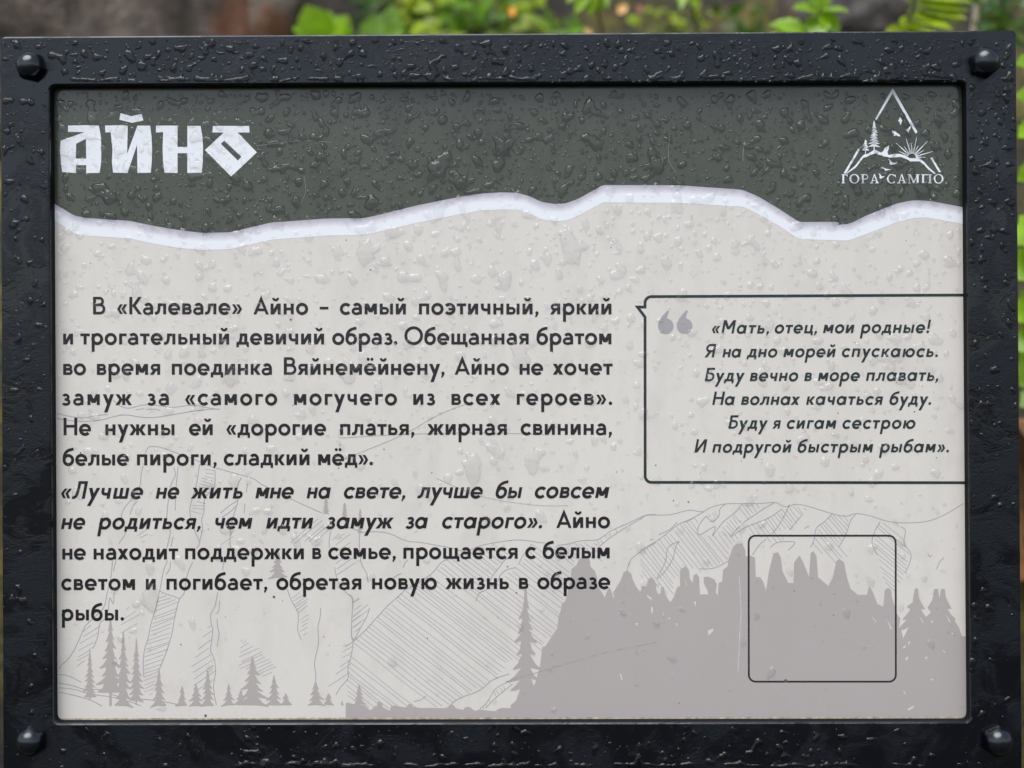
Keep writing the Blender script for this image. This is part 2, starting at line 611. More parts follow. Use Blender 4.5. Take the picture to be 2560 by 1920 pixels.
gl('б', [ring(0.52, 0.49, 0.40, 0.42), stroke(bez((0.12, 0.45), (0.1, 1.25), (0.42, 1.42), (1.0, 1.51), 16), 0.235)], RD, RD)
gl('в', [V_(0.125), bowl(0.1, 0.5, 0.895, 0.53, 0.19), bowl(0.1, 0.53, 0.50, 0.105, 0.215)], 0.13, 0.07)
gl('г', [V_(0.125), H_(0.89, 0, 0.69)], 0.13, 0.03)
gl('д', [H_(0.11, 0, 1.13), V_(0.1, -0.25, 0.11, 0.2), V_(1.03, -0.25, 0.11, 0.2), V_(0.855), H_(0.89, 0.32, 0.9), stroke([(0.43, 1.0), (0.42, 0.62), (0.36, 0.3), (0.24, 0.08)], 0.23)], 0.03, 0.04)
KA = lambda x, y, h, dx: [D_(x, y, x + dx, h, 0.3), D_(x, y, x + dx, 0, 0.3)]
gl('ж', [V_(0.745), D_(1.0, 0.5, 1.34, 1, 0.3), D_(1.0, 0.5, 1.34, 0, 0.3), D_(0.49, 0.5, 0.15, 1, 0.3), D_(0.49, 0.5, 0.15, 0, 0.3)], 0.03, 0.03)
gl('з', [stroke(arc(0.40, 0.735, 0.24, 0.205, 152, -90, 22), 0.215), stroke(arc(0.42, 0.275, 0.30, 0.22, 90, -152, 22), 0.22), H_(0.512, 0.3, 0.46, 0.2)], 0.05, 0.06)
gl('и', I_)
gl('й', I_ + [breve])
gl('к', [V_(0.125), D_(0.40, 0.5, 0.75, 1, 0.3), D_(0.40, 0.5, 0.75, 0, 0.3)], 0.13, 0.02)
gl('л', [V_(0.915), H_(0.89, 0.3, 0.75), stroke(bez((0.41, 1.0), (0.41, 0.3), (0.36, 0.06), (0.0, 0.115), 14), 0.235)], 0.02, 0.13)
gl('м', [V_(0.125), V_(0.985), D_(0.16, 1, 0.555, 0.2, 0.33), D_(0.95, 1, 0.555, 0.2, 0.33)])
gl('н', [V_(0.125), V_(0.785), H_(0.5, 0.2, 0.7)])
gl('п', [V_(0.125), V_(0.795), H_(0.89, 0.1, 0.8)])
gl('р', [V_(0.125, -0.68, 1), ring(0.505, 0.5, 0.41, 0.425)], 0.13, RD)
gl('т', [H_(0.89, 0, 0.87), V_(0.435)], 0.03, 0.03)
gl('у', [D_(0.86, 1, 0.27, -0.68, 0.285), D_(0.15, 1, 0.55, 0.02, 0.29)], 0.02, 0.01)
gl('х', [D_(0.155, 1, 0.775, 0, 0.32), D_(0.775, 1, 0.155, 0, 0.32)], 0.03, 0.03)
gl('ц', [V_(0.125), V_(0.785), H_(0.11, 0.1, 1.04), V_(0.94, -0.25, 0.11, 0.2)], 0.13, 0.04)
gl('ч', [stroke([(0.12, 1.0), (0.12, 0.75)] + bez((0.12, 0.75), (0.12, 0.5), (0.22, 0.42), (0.42, 0.42), 8)[1:] + [(0.7, 0.42)], 0.24), V_(0.725)], 0.12, 0.13)
gl('ш', [V_(0.125), V_(0.66), V_(1.195), H_(0.11, 0.1, 1.2)])
gl('щ', [V_(0.125), V_(0.66), V_(1.195), H_(0.11, 0.1, 1.48), V_(1.38, -0.25, 0.11, 0.2)], 0.13, 0.03)
gl('ь', SOFT, 0.13, RD)
gl('ы', SOFT + [V_(1.075)])
gl('ю', [V_(0.125), H_(0.5, 0.2, 0.5), ring(0.86)], 0.13, RD)
gl('я', [V_(0.795), bowl(0.8, 0.40, 0.895, 0.47, 0.22, -1), D_(0.46, 0.45, 0.15, 0, 0.3)], 0.04, 0.13)
gl('В', [V_(0.125, 0, 1.61), bowl(0.1, 0.60, 1.5, 0.90, 0.30), bowl(0.1, 0.64, 0.87, 0.11, 0.39)], 0.13, 0.07)
gl('К', [V_(0.125, 0, 1.61), D_(0.41, 0.8, 0.98, 1.61, 0.3), D_(0.41, 0.8, 1.0, 0, 0.3)], 0.13, 0.02)
gl('А', [[[(0, 0), (0.27, 0), (0.71, 1.085), (0.71, 1.75)]], [[(1.42, 0), (0.71, 1.75), (0.71, 1.085), (1.15, 0)]], H_(0.42, 0.2, 1.2, 0.21)], 0.02, 0.02)
gl('Н', [V_(0.125, 0, 1.61), V_(1.115, 0, 1.61), H_(0.83, 0.2, 1.0)])
gl('О', [ring(0.85, 0.805, 0.73, 0.735, 0.24)], RD, RD)
gl('Л', [V_(1.06, 0, 1.61), H_(1.5, 0.34, 1.1), stroke(bez((0.46, 1.61), (0.46, 0.4), (0.42, 0.05), (0.0, 0.115), 16), 0.235)], 0.02, 0.13)
gl('М', [V_(0.125, 0, 1.61), V_(1.335, 0, 1.61), D_(0.165, 1.61, 0.73, 0.52, 0.31), D_(1.295, 1.61, 0.73, 0.52, 0.31)])
gl('Я', [V_(0.975, 0, 1.61), bowl(1.0, 0.46, 1.5, 0.76, 0.35, -1), D_(0.55, 0.72, 0.16, 0, 0.3)], 0.04, 0.13)
gl('Б', [V_(0.125, 0, 1.61), H_(1.5, 0.1, 0.95), bowl(0.1, 0.53, 0.93, 0.11, 0.40)], 0.13, 0.06)
gl('И', [V_(0.125, 0, 1.61), V_(1.125, 0, 1.61), D_(0.16, 0, 1.09, 1.61, 0.31)])
CH = lambda x, s: [D_(x, 0.485, x + 0.27 * s, 0.93, 0.235)[0], D_(x, 0.485, x + 0.27 * s, 0.04, 0.235)[0]]
gl('«', [CH(0.12, 1), CH(0.52, 1)], 0.06, 0.08)
gl('»', [CH(0.79, -1), CH(0.39, -1)], 0.08, 0.06)
gl('.', [disc(0.17, 0.14, 0.165)], 0.07, 0.08)
gl(',', [disc(0.2, 0.14, 0.15), [[(0.35, 0.14), (0.30, -0.02), (0.13, -0.28), (0.03, -0.24), (0.1, 0.02), (0.12, 0.15)]]], 0.05, 0.08)
gl('!', [V_(0.16, 0.5, 1.61, 0.24), disc(0.16, 0.14, 0.165)], 0.1, 0.1)
gl('–', [H_(0.58, 0, 0.84, 0.215)], 0.1, 0.1)
IT = {'а': ([ring(0.53, 0.5, 0.405, 0.425), V_(0.985)], RD, 0.13)}

EMB = 0.0

def word_polys(word, x0, x1, yb, xh, slant=0.0):
    """lay the word out so that its ink runs from x0 to x1 on the base line yb (photo pixels)"""
    pen, placed = 0.0, []
    for ch in word:
        st, l, r = IT[ch] if slant and ch in IT else G[ch]
        xs = [p[0] + slant * p[1] for s in st for q in s for p in q]
        wd = max(p[0] for s in st for q in s for p in q)
        placed.append((st, pen + l, min(xs), max(xs)))
        pen += l + wd + r
    ink0 = placed[0][1] + placed[0][2]
    ink1 = placed[-1][1] + placed[-1][3]
    extra = 0.0
    sx = 1.0
    nat = (ink1 - ink0) * xh
    if len(word) > 1:
        extra = ((x1 - x0) - nat) / xh / (len(word) - 1)
        if extra < -0.09:                      # too tight: narrow the letters a little as well
            sx = max(0.88, (x1 - x0 + 0.05 * xh * (len(word) - 1)) / nat)
            extra = ((x1 - x0) / sx - nat) / xh / (len(word) - 1)
    else:
        sx = (x1 - x0) / nat
    out = []
    for i, (st, px, a, b) in enumerate(placed):
        for k, s in enumerate(st):
            for q in s:
                ring_ = [(x0 + (px - ink0 + i * extra + p[0] + slant * p[1]) * xh * sx, yb - p[1] * xh) for p in q]
                out.append(('z', k, [ring_]))
    return out

KW = 2212 / 700
def crop_words(items, default_origin=None):
    return items
A_, B_, C_ = 140, 840, 140
TEXT = [
 # base-line left, base-line right (photo px), italic, [(word, left, right)]: left/right as (crop origin x, crop x)
 (785.6, 786.0, 0, [('В', 140, 293, 140, 390), ('«Калевале»', 140, 483, 140, 1470), ('Айно', 140, 1560, 140, 1992), ('–', 140, 2083, 140, 2152), ('самый', 840, 30, 840, 552), ('поэтичный,', 840, 655, 840, 1600), ('яркий', 840, 1690, 840, 2176)]),
 (861.0, 860.6, 0, [('и', 140, 57, 140, 135), ('трогательный', 140, 193, 140, 1368), ('девичий', 140, 1425, 140, 2118), ('образ.', 140, 2182, 840, 485), ('Обещанная', 840, 540, 840, 1522), ('братом', 840, 1583, 840, 2176)]),
 (936.8, 936.4, 0, [('во', 140, 57, 140, 237), ('время', 140, 323, 140, 823), ('поединка', 140, 915, 140, 1706), ('Вяйнемёйнену,', 140, 1800, 840, 858), ('Айно', 840, 937, 840, 1366), ('не', 840, 1450, 840, 1637), ('хочет', 840, 1713, 840, 2185)]),
 (1012.4, 1011.6, 0, [('замуж', 140, 48, 140, 600), ('за', 140, 722, 140, 892), ('«самого', 140, 1020, 140, 1748), ('могучего', 140, 1880, 840, 482), ('из', 840, 610, 840, 783), ('всех', 840, 912, 840, 1298), ('героев».', 840, 1428, 840, 2182)]),
 (1087.8, 1086.7, 0, [('Не', 140, 60, 140, 278), ('нужны', 140, 390, 140, 936), ('ей', 140, 1050, 140, 1238), ('«дорогие', 140, 1345, 140, 2135), ('платья,', 840, 32, 840, 620), ('жирная', 840, 722, 840, 1350), ('свинина,', 840, 1458, 840, 2180)]),
 (1163.2, 1161.5, 0, [('белые', 140, 52, 140, 577), ('пироги,', 140, 640, 140, 1270), ('сладкий', 140, 1325, 140, 2003), ('мёд».', 140, 2070, 840, 292)]),
 (1246.5, 1244.3, 1, [('«Лучше', 140, 40, 140, 690), ('не', 140, 788, 140, 975), ('жить', 140, 1065, 140, 1475), ('мне', 140, 1575, 140, 1880), ('на', 140, 1980, 140, 2172), ('свете,', 840, 62, 840, 548), ('лучше', 840, 640, 840, 1160), ('бы', 840, 1260, 840, 1472), ('совсем', 840, 1570, 840, 2160)]),
 (1322.4, 1319.3, 1, [('не', 140, 40, 140, 232), ('родиться,', 140, 325, 140, 1143), ('чем', 140, 1258, 140, 1553), ('идти', 140, 1660, 140, 2033), ('замуж', 140, 2135, 840, 457), ('за', 840, 548, 840, 727), ('старого».', 840, 838, 840, 1628), ('|Айно', 840, 1740, 840, 2165)]),
 (1398.6, 1395.2, 0, [('не', 140, 50, 140, 237), ('находит', 140, 297, 140, 965), ('поддержки', 140, 1020, 140, 1958), ('в', 140, 2025, 140, 2095), ('семье,', 140, 2150, 840, 473), ('прощается', 840, 532, 840, 1435), ('с', 840, 1495, 840, 1580), ('белым', 840, 1632, 840, 2162)]),
 (1474.6, 1471.2, 0, [('светом', 140, 42, 140, 625), ('и', 140, 710, 140, 787), ('погибает,', 140, 873, 140, 1670), ('обретая', 140, 1740, 840, 200), ('новую', 840, 285, 840, 797), ('жизнь', 840, 865, 840, 1366), ('в', 840, 1445, 840, 1520), ('образе', 840, 1590, 840, 2167)]),
 (1550.8, 1550.8, 0, [('рыбы.', 140, 45, 140, 538)]),
]
def body_text():
    P = []
    for yl, yr, it, ws in TEXT:
        for w, o0, a, o1, b in ws:
            x0, x1 = o0 + a / KW, o1 + b / KW
            sl = 0.19 if it else 0.0
            if w[0] == '|':
                w, sl = w[1:], 0.0
            yb = yl + (yr - yl) * (x0 - 150) / 1380
            P += word_polys(w, x0, x1, yb, 27.0, sl)
    pmesh("text_lettering", P, M_ink, 0.00013, panel)
body_text()

KQ = 2212 / 720
QUOTE = [
 (226, 219, [('«Мать,', 245, 683), ('отец,', 727, 1052), ('мои', 1098, 1340), ('родные!', 1380, 1928)]),
 (409, 403, [('Я', 188, 280), ('на', 325, 472), ('дно', 510, 748), ('морей', 793, 1197), ('спускаюсь.', 1243, 1980)]),
 (592, 588, [('Буду', 190, 497), ('вечно', 535, 908), ('в', 953, 1012), ('море', 1058, 1382), ('плавать,', 1427, 1983)]),
 (774, 772, [('На', 247, 422), ('волнах', 468, 922), ('качаться', 968, 1560), ('буду.', 1608, 1928)]),
 (957, 955, [('Буду', 370, 675), ('я', 708, 775), ('сигам', 820, 1202), ('сестрою', 1247, 1808)]),
 (1140, 1137, [('И', 110, 210), ('подругой', 247, 857), ('быстрым', 902, 1485), ('рыбам».', 1527, 2065)]),
]
def quote_text():
    P = []
    for yl, yr, ws in QUOTE:
        for w, a, b in ws:
            x0, x1 = 1700 + a / KQ, 1700 + b / KQ
            yb = 760 + (yl + (yr - yl) * (a - 200) / 1800) / KQ
            P += word_polys(w, x0, x1, yb, 20.6, 0.19)
    pmesh("quote_lettering", P, M_green_ink, 0.00013, panel)
quote_text()

# ---- quotation box, quotation marks, small rounded border
def border_polys(pts, w):
    return [('z', 0, [q]) for q in stroke(pts, w)]
qb = [(2425, 737.4), (1628, 741.4)] + [(1628 + 15.5 * math.cos(R(a)), 756.9 - 15.5 * math.sin(R(a))) for a in range(105, 181, 15)]
qb += [(1612.5, 767.4), (1593.5, 767.4), (1612.5, 792.5), (1612.8, 1190)]
qb += [(1628.3 + 15.5 * math.cos(R(a)), 1190.2 - 15.5 * math.sin(R(a))) for a in range(195, 271, 15)] + [(2435, 1206.6)]
pmesh("quote_border", border_polys(qb, 6.9), M_green_ink, 0.00012, panel)
rb = []
for cx, cy, a0 in ((1888.5, 1356, 180), (2222, 1356, 90), (2222.5, 1687, 0), (1889, 1687, -90)):
    rb += [(cx + 17 * math.cos(R(a0 - k * 15)), cy - 17 * math.sin(R(a0 - k * 15))) for k in range(7)]
rb.append(rb[0])
pmesh("square_border", border_polys(rb, 4.6), M_green_ink, 0.00012, panel)

def qmark(cx, cy, tipx, tipy):
    c = [(cx + 19.4 * math.cos(R(a)), cy - 19.4 * math.sin(R(a))) for a in range(78, 78 - 262, -8)]
    tail = [(cx - 19.2, cy - 3), (cx - 17.5, cy - 11), (cx - 13, cy - 19.5), (cx - 6, cy - 28), (tipx - 5, tipy + 2.5), (tipx - 1, tipy), (tipx + 1, tipy + 2), (tipx - 2, tipy + 10), (tipx - 4.6, tipy + 20)]
    pmesh("quotation_mark", [[c + tail]], M_mark_ink, 0.00008, panel)
qmark(1664.4, 815.3, 1671.5, 776)
qmark(1711.4, 815.0, 1718.4, 775.5)

# ---- pale tree silhouettes
rng = random.Random(7)
def spruce(cx, top, bot, hw, tiers, trunk=0.0, rag=0.35, power=0.8, inner=0.36):
    """zigzag outline of a drooping spruce"""
    Lp, Rp = [], []
    H = bot - top
    for side, P in ((-1, Lp), (1, Rp)):
        P.append((cx + side * hw * 0.05, top))
        y = top + H * 0.03
        for i in range(tiers):
            t1 = (i + 1) / tiers
            yt = top + H * (0.06 + 0.94 * t1) + rng.uniform(-.2, .2) * H / tiers
            wt = hw * (t1 ** power) * (1 + rng.uniform(-rag, rag) * 0.6)
            wi = wt * inner * rng.uniform(0.78, 1.22)
            P.append((cx + side * wt * 0.62, yt - H / tiers * 0.42))
            P.append((cx + side * wt, yt - H / tiers * 0.03))
            P.append((cx + side * wt * 0.93, yt + H / tiers * 0.06))
            if i < tiers - 1:
                P.append((cx + side * wi, yt - H / tiers * 0.12))
        P.append((cx + side * hw * 0.25, bot))
    poly = Lp + Rp[::-1]
    out = [[poly]]
    if trunk:
        out.append([[(cx - hw * 0.09, bot), (cx + hw * 0.09, bot), (cx + hw * 0.09, bot + trunk), (cx - hw * 0.09, bot + trunk)]])
    return out
KL = 2212 / 770
KM = 2141 / 800
KR = 2212 / 820
def silhouettes():
    P = []
    def addt(ox, oy, k, cx, t, b, hw, n, trunk=0, z=0, **kw):
        for s in spruce(ox + cx / k, oy + t / k, oy + b / k, hw / k, n, trunk / k, **kw):
            P.append(('z', z, s))
    z = 0
    for cx, t, b, hw, n, tr in ((272, 690, 1045, 44, 9, 18), (420, 485, 1010, 88, 8, 95), (512, 572, 1105, 66, 9, 0), (605, 620, 1070, 52, 9, 28), (768, 835, 1105, 54, 5, 0), (935, 962, 1105, 40, 3, 0), (1035, 950, 1105, 52, 4, 0), (1118, 850, 1105, 48, 6, 0), (1268, 948, 1100, 44, 4, 0), (1357, 990, 1100, 38, 3, 0), (1440, 755, 1100, 98, 6, 0), (1595, 885, 1100, 56, 5, 0), (1680, 1015, 1100, 38, 2, 0), (1893, 930, 1098, 62, 4, 0), (1985, 1015, 1098, 34, 2, 0), (2083, 1065, 1098, 10, 1, 0), (2205, 950, 1095, 44, 4, 0), (1622, -10, 185, 56, 5, 0)):
        z = (z + 1) % 5
        addt(130, 1380, KL, cx, t, b, hw * 1.12, n, tr, z)
    for ox, cx, t, b, hw in ((140, 2133, 195, 330, 26), (840, 68, 240, 365, 26), (840, 190, 288, 482, 24)):
        addt(ox, 1180, KW, cx, t, b, hw, 8, 0, 1, power=0.35)
    addt(840, 1180, KM, 1268, 770, 1560, 118, 9, 0, 7, power=0.75)
    m = zc(840, 1180, KM, [(65, 1690), (65, 1545), (100, 1548), (125, 1555), (190, 1560), (230, 1595), (258, 1568), (275, 1565), (275, 1545), (290, 1530), (308, 1550), (315, 1575), (360, 1598), (370, 1562), (400, 1563), (425, 1568), (470, 1575), (485, 1552), (500, 1552), (520, 1572), (570, 1578), (640, 1578), (720, 1580), (745, 1575), (770, 1555), (790, 1562), (800, 1580), (850, 1592), (865, 1575), (890, 1570), (930, 1598), (960, 1590), (1010, 1595), (1070, 1600), (1075, 1590), (1110, 1578), (1165, 1580), (1185, 1550), (1220, 1530), (1250, 1500), (1330, 1420), (1365, 1300), (1380, 1170), (1400, 1165), (1425, 1130), (1455, 1080), (1480, 1050), (1490, 960), (1505, 925), (1510, 880), (1530, 870), (1545, 830), (1570, 720), (1575, 650), (1610, 620), (1625, 585), (1650, 570), (1690, 575), (1700, 600), (1700, 630), (1730, 660), (1745, 700), (1750, 760), (1775, 800), (1800, 840), (1812, 800), (1830, 770), (1842, 800), (1855, 850), (1865, 800), (1890, 760), (1910, 710), (1925, 670), (1950, 660), (1975, 680), (1985, 720), (2010, 770), (2035, 800), (2050, 765), (2075, 765), (2090, 715), (2110, 703), (2128, 718)])
    m += zc(1600, 1220, KR, [(105, 640), (110, 690), (125, 720), (140, 705), (142, 670), (160, 665), (165, 700), (185, 745), (205, 770), (225, 740), (250, 670), (270, 660), (268, 570), (275, 545), (310, 530), (330, 550), (335, 610), (355, 640), (360, 590), (380, 575), (398, 600), (400, 660), (405, 720), (430, 715), (460, 720), (455, 690), (430, 640), (430, 600), (460, 597), (500, 615), (518, 650), (510, 700), (525, 725), (530, 640), (555, 630), (560, 550), (590, 530), (600, 480), (612, 440), (625, 400), (650, 375), (690, 375), (710, 420), (712, 460), (745, 455), (775, 470), (780, 600), (810, 600), (830, 630), (850, 690), (870, 560), (900, 440), (930, 432), (950, 470), (960, 560), (1000, 640), (1035, 640), (1040, 500), (1075, 455), (1100, 500), (1140, 600), (1150, 440), (1170, 425), (1190, 460), (1200, 600), (1270, 660), (1300, 600), (1325, 490), (1345, 480), (1375, 500), (1395, 600), (1420, 680), (1470, 720), (1530, 720), (1545, 660), (1570, 700), (1600, 780), (1640, 800), (1650, 690), (1665, 675), (1690, 680), (1700, 740), (1730, 840), (1755, 880), (1745, 945), (1800, 885), (1768, 888), (1825, 818), (1798, 800), (1838, 770), (1846, 715), (1855, 675), (1875, 680), (1880, 735), (1895, 770), (1922, 815), (1893, 815), (1910, 845), (1930, 868), (1962, 838), (1938, 805), (1968, 760), (1980, 720), (1985, 680), (2010, 680), (2018, 745), (2030, 680), (2055, 680), (2062, 735), (2078, 770), (2102, 815), (2072, 812), (2095, 850), (2130, 885), (2118, 890), (2150, 940), (2172, 1000), (2230, 1000), (2230, 1640)])
    # light chinks between the trunks
    holes = [zc(1600, 1220, KR, h) for h in (
        [(45, 715), (80, 742), (75, 755), (50, 735)], [(75, 790), (88, 810), (84, 850), (74, 835)], [(150, 830), (165, 855), (158, 862)],
        [(190, 870), (208, 872), (196, 890)], [(238, 905), (255, 915), (248, 935)], [(455, 960), (490, 945), (498, 958), (462, 995)],
        [(300, 590), (318, 660), (312, 662)], [(362, 765), (380, 760), (374, 800)], [(1545, 840), (1595, 900), (1590, 908)], [(1652, 860), (1700, 950), (1690, 952)], [(1760, 960), (1815, 935), (1775, 1012)],
        [(1875, 850), (1915, 905), (1905, 908)], [(2055, 835), (2095, 900), (2085, 905)], [(1770, 1072), (1800, 1052), (1780, 1085)],
        [(1805, 1040), (1825, 1025), (1815, 1060)], [(1960, 895), (1980, 890), (1970, 912)], [(2090, 960), (2120, 985), (2112, 990)], [(2030, 1075), (2062, 1110), (2052, 1112)],
        [(1785, 1150), (1812, 1130), (1800, 1165)], [(1920, 1140), (1942, 1130), (1930, 1160)], [(1955, 1280), (1985, 1290), (1965, 1300)], [(1800, 1490), (1845, 1465), (1850, 1475), (1815, 1500)], [(1770, 1355), (1795, 1385), (1785, 1388)])]
    holes += [zc(840, 1180, KM, h) for h in ([(1895, 1345), (1908, 1350), (1918, 1390), (1910, 1392)], [(1998, 1010), (2020, 1008), (2015, 1032)], [(1885, 932), (1898, 945), (1890, 948)])]
    P.append(('z', 9, [m] + holes))
    o = pmesh("tree_print", P, M_tree_ink, 0.00005, panel)
silhouettes()

# ---- mountain line drawing
def hatch(poly, ang, gap, wob=1.0, skip=0.08):
    """pen hatching inside a polygon (photo pixels)"""
    c, s = math.cos(R(ang)), math.sin(R(ang))
    rot = [(x * c + y * s, -x * s + y * c) for x, y in poly]
    ys = [p[1] for p in rot]
    y = min(ys) + gap * 0.6
    out = []
    while y < max(ys):
        hit = []
        for i in range(len(rot)):
            (x0, y0), (x1, y1) = rot[i - 1], rot[i]
            if (y0 - y) * (y1 - y) < 0:
                hit.append(x0 + (x1 - x0) * (y - y0) / (y1 - y0))
        hit.sort()
        for a, b in zip(hit[::2], hit[1::2]):
            if b - a < gap * 0.8 or rng.random() < skip:
                continue
            a += rng.uniform(-2, 5); b -= rng.uniform(-2, 7)
            n = max(3, int((b - a) / 25))
            ph = rng.uniform(0, 6)
            dy = rng.uniform(-1.5, 1.5)
            pts = [(a + (b - a) * k / n, y + wob * math.sin(ph + k * 0.8) + dy * k / n) for k in range(n + 1)]
            out.append([(px * c - py * s, px * s + py * c) for px, py in pts])
        y += gap * rng.uniform(0.7, 1.3)
    return out
def drawing():
    lines, fine = [], []
    M = lambda p: zc(840, 1180, KM, p)
    Rr = lambda p: zc(1600, 1220, KR, p)
    L = lambda p: zc(130, 1380, KL, p)
    U = lambda p: zc(130, 980, KL, p)
    for p in ([(0, 355), (100, 375), (165, 400), (220, 400), (310, 402), (380, 420), (430, 445), (490, 465), (560, 470), (640, 485), (730, 500), (800, 515), (850, 530), (900, 518), (960, 495), (1050, 475), (1150, 460), (1220, 455), (1300, 462), (1350, 470), (1400, 475)],
              [(1480, 492), (1560, 480), (1640, 460), (1740, 455), (1790, 430), (1820, 405), (1880, 375), (1960, 340), (2070, 290), (2141, 285)],
              [(1760, 500), (1820, 450), (1870, 415), (1940, 370), (2000, 335), (2060, 300)],
              [(750, 580), (700, 610), (650, 670), (600, 710), (500, 770), (460, 790), (420, 830), (350, 890), (300, 945), (240, 1010), (200, 1055), (120, 1130), (60, 1170)],
              [(160, 400), (155, 500), (170, 610), (205, 680), (215, 740)],
              [(60, 800), (105, 845), (110, 900), (105, 1000), (105, 1100), (115, 1130), (100, 1240), (80, 1300), (80, 1380), (30, 1440), (0, 1490)],
              [(225, 910), (205, 970), (160, 1050), (120, 1130)],
              [(1180, 560), (1130, 590), (1090, 640), (1050, 690), (1030, 730)], [(1310, 480), (1250, 560), (1220, 620)],
              [(1200, 640), (1140, 655), (1100, 690), (1080, 730), (1000, 790), (960, 810), (935, 865)],
              [(750, 1575), (800, 1530), (860, 1500), (930, 1475), (990, 1440), (1050, 1390), (1160, 1350)],
              [(960, 1590), (1010, 1540), (1060, 1460), (1100, 1430), (1170, 1395), (1230, 1360)], [(1000, 1580), (1080, 1500), (1180, 1420)],
              [(2141, 470), (2060, 520), (2000, 560), (1965, 600), (1940, 680), (1900, 740), (1850, 820)],
              [(520, 1535), (565, 1525), (605, 1497)], [(450, 640), (460, 610), (480, 590)], [(385, 710), (410, 690), (440, 680)]):
        lines.append(M(p))
    for p in ([(0, 215), (45, 185), (200, 180), (330, 150), (420, 160), (480, 130), (570, 108), (690, 105), (800, 105), (910, 98), (960, 120), (1000, 125), (1050, 110), (1120, 120), (1220, 150), (1320, 180), (1390, 190), (1460, 172), (1560, 190), (1650, 220), (1760, 235), (1900, 230), (2000, 205), (2100, 155), (2180, 105)],
              [(0, 420), (100, 365), (190, 300), (260, 245), (330, 220), (400, 175)], [(125, 315), (200, 280), (250, 230)], [(430, 160), (350, 205), (270, 240)],
              [(690, 105), (640, 165), (560, 230), (490, 320), (505, 260), (400, 315), (395, 260), (440, 195), (460, 205), (490, 225), (530, 190), (540, 140), (575, 110)],
              [(910, 98), (850, 130), (760, 190), (690, 240), (610, 330), (700, 270), (800, 230), (870, 200), (960, 140)],
              [(1010, 110), (950, 230), (890, 310)], [(1090, 185), (1010, 280)], [(265, 360), (190, 400), (170, 500), (115, 610), (170, 560), (220, 480), (240, 400), (265, 360)],
              [(1300, 170), (1240, 230), (1190, 270), (1170, 360), (1150, 400)], [(1460, 172), (1420, 220), (1390, 310), (1340, 400)],
              [(1620, 225), (1580, 300), (1565, 370), (1600, 450)], [(1760, 260), (1790, 290), (1780, 370), (1825, 440), (1820, 500), (1790, 570)],
              [(600, 490), (500, 540), (400, 545)], [(880, 400), (920, 370), (1000, 360), (1045, 370), (1000, 420)], [(760, 450), (800, 390), (850, 345)],
              [(1110, 275), (1125, 262), (1140, 258)], [(1940, 440), (1950, 460), (1970, 455)], [(2000, 550), (2020, 500), (2050, 470)], [(70, 355), (80, 345), (90, 350)]):
        lines.append(Rr(p))
    for p in ([(435, 60), (420, 200), (395, 300), (370, 400), (270, 500), (235, 540), (190, 640), (150, 720), (110, 775), (70, 810), (50, 840)], [(390, 480), (345, 510), (330, 600), (300, 680), (285, 690)],
              [(830, 60), (800, 140), (775, 270), (745, 400), (710, 520), (690, 620), (665, 700), (655, 800), (660, 900)], [(1010, 70), (970, 170), (950, 290), (915, 340), (885, 450), (860, 590), (820, 720), (780, 820), (770, 840)],
              [(775, 280), (830, 305), (880, 320), (920, 340)], [(1235, 70), (1225, 130)], [(1190, 290), (1170, 390), (1140, 450), (1145, 520), (1155, 560), (1145, 650), (1140, 710), (1165, 770), (1175, 860), (1160, 970), (1180, 1100)],
              [(1690, 270), (1720, 350), (1765, 430), (1768, 500), (1765, 560), (1790, 630)], [(1930, 400), (1925, 470), (1910, 540), (1915, 640), (1905, 700), (1885, 800), (1895, 880), (1893, 930)],
              [(50, 940), (150, 960), (230, 985), (360, 990), (450, 1030), (560, 1050), (690, 1060), (830, 1080), (900, 1095)], [(50, 975), (150, 985), (240, 1010), (340, 1030), (420, 1040), (560, 1075), (640, 1105)],
              [(50, 1005), (200, 1040), (290, 1070), (360, 1108)], [(50, 880), (120, 890), (210, 935)], [(460, 60), (440, 140)], [(445, 290), (440, 370), (415, 330), (405, 420)], [(850, 70), (845, 120), (820, 160)], [(1205, 350), (1195, 430), (1175, 440)],
              [(1185, 480), (1190, 540), (1200, 590), (1185, 680)], [(2030, 110), (2050, 200), (2110, 290), (2160, 330), (2155, 450), (2150, 600), (2165, 640)]):
        lines.append(L(p))
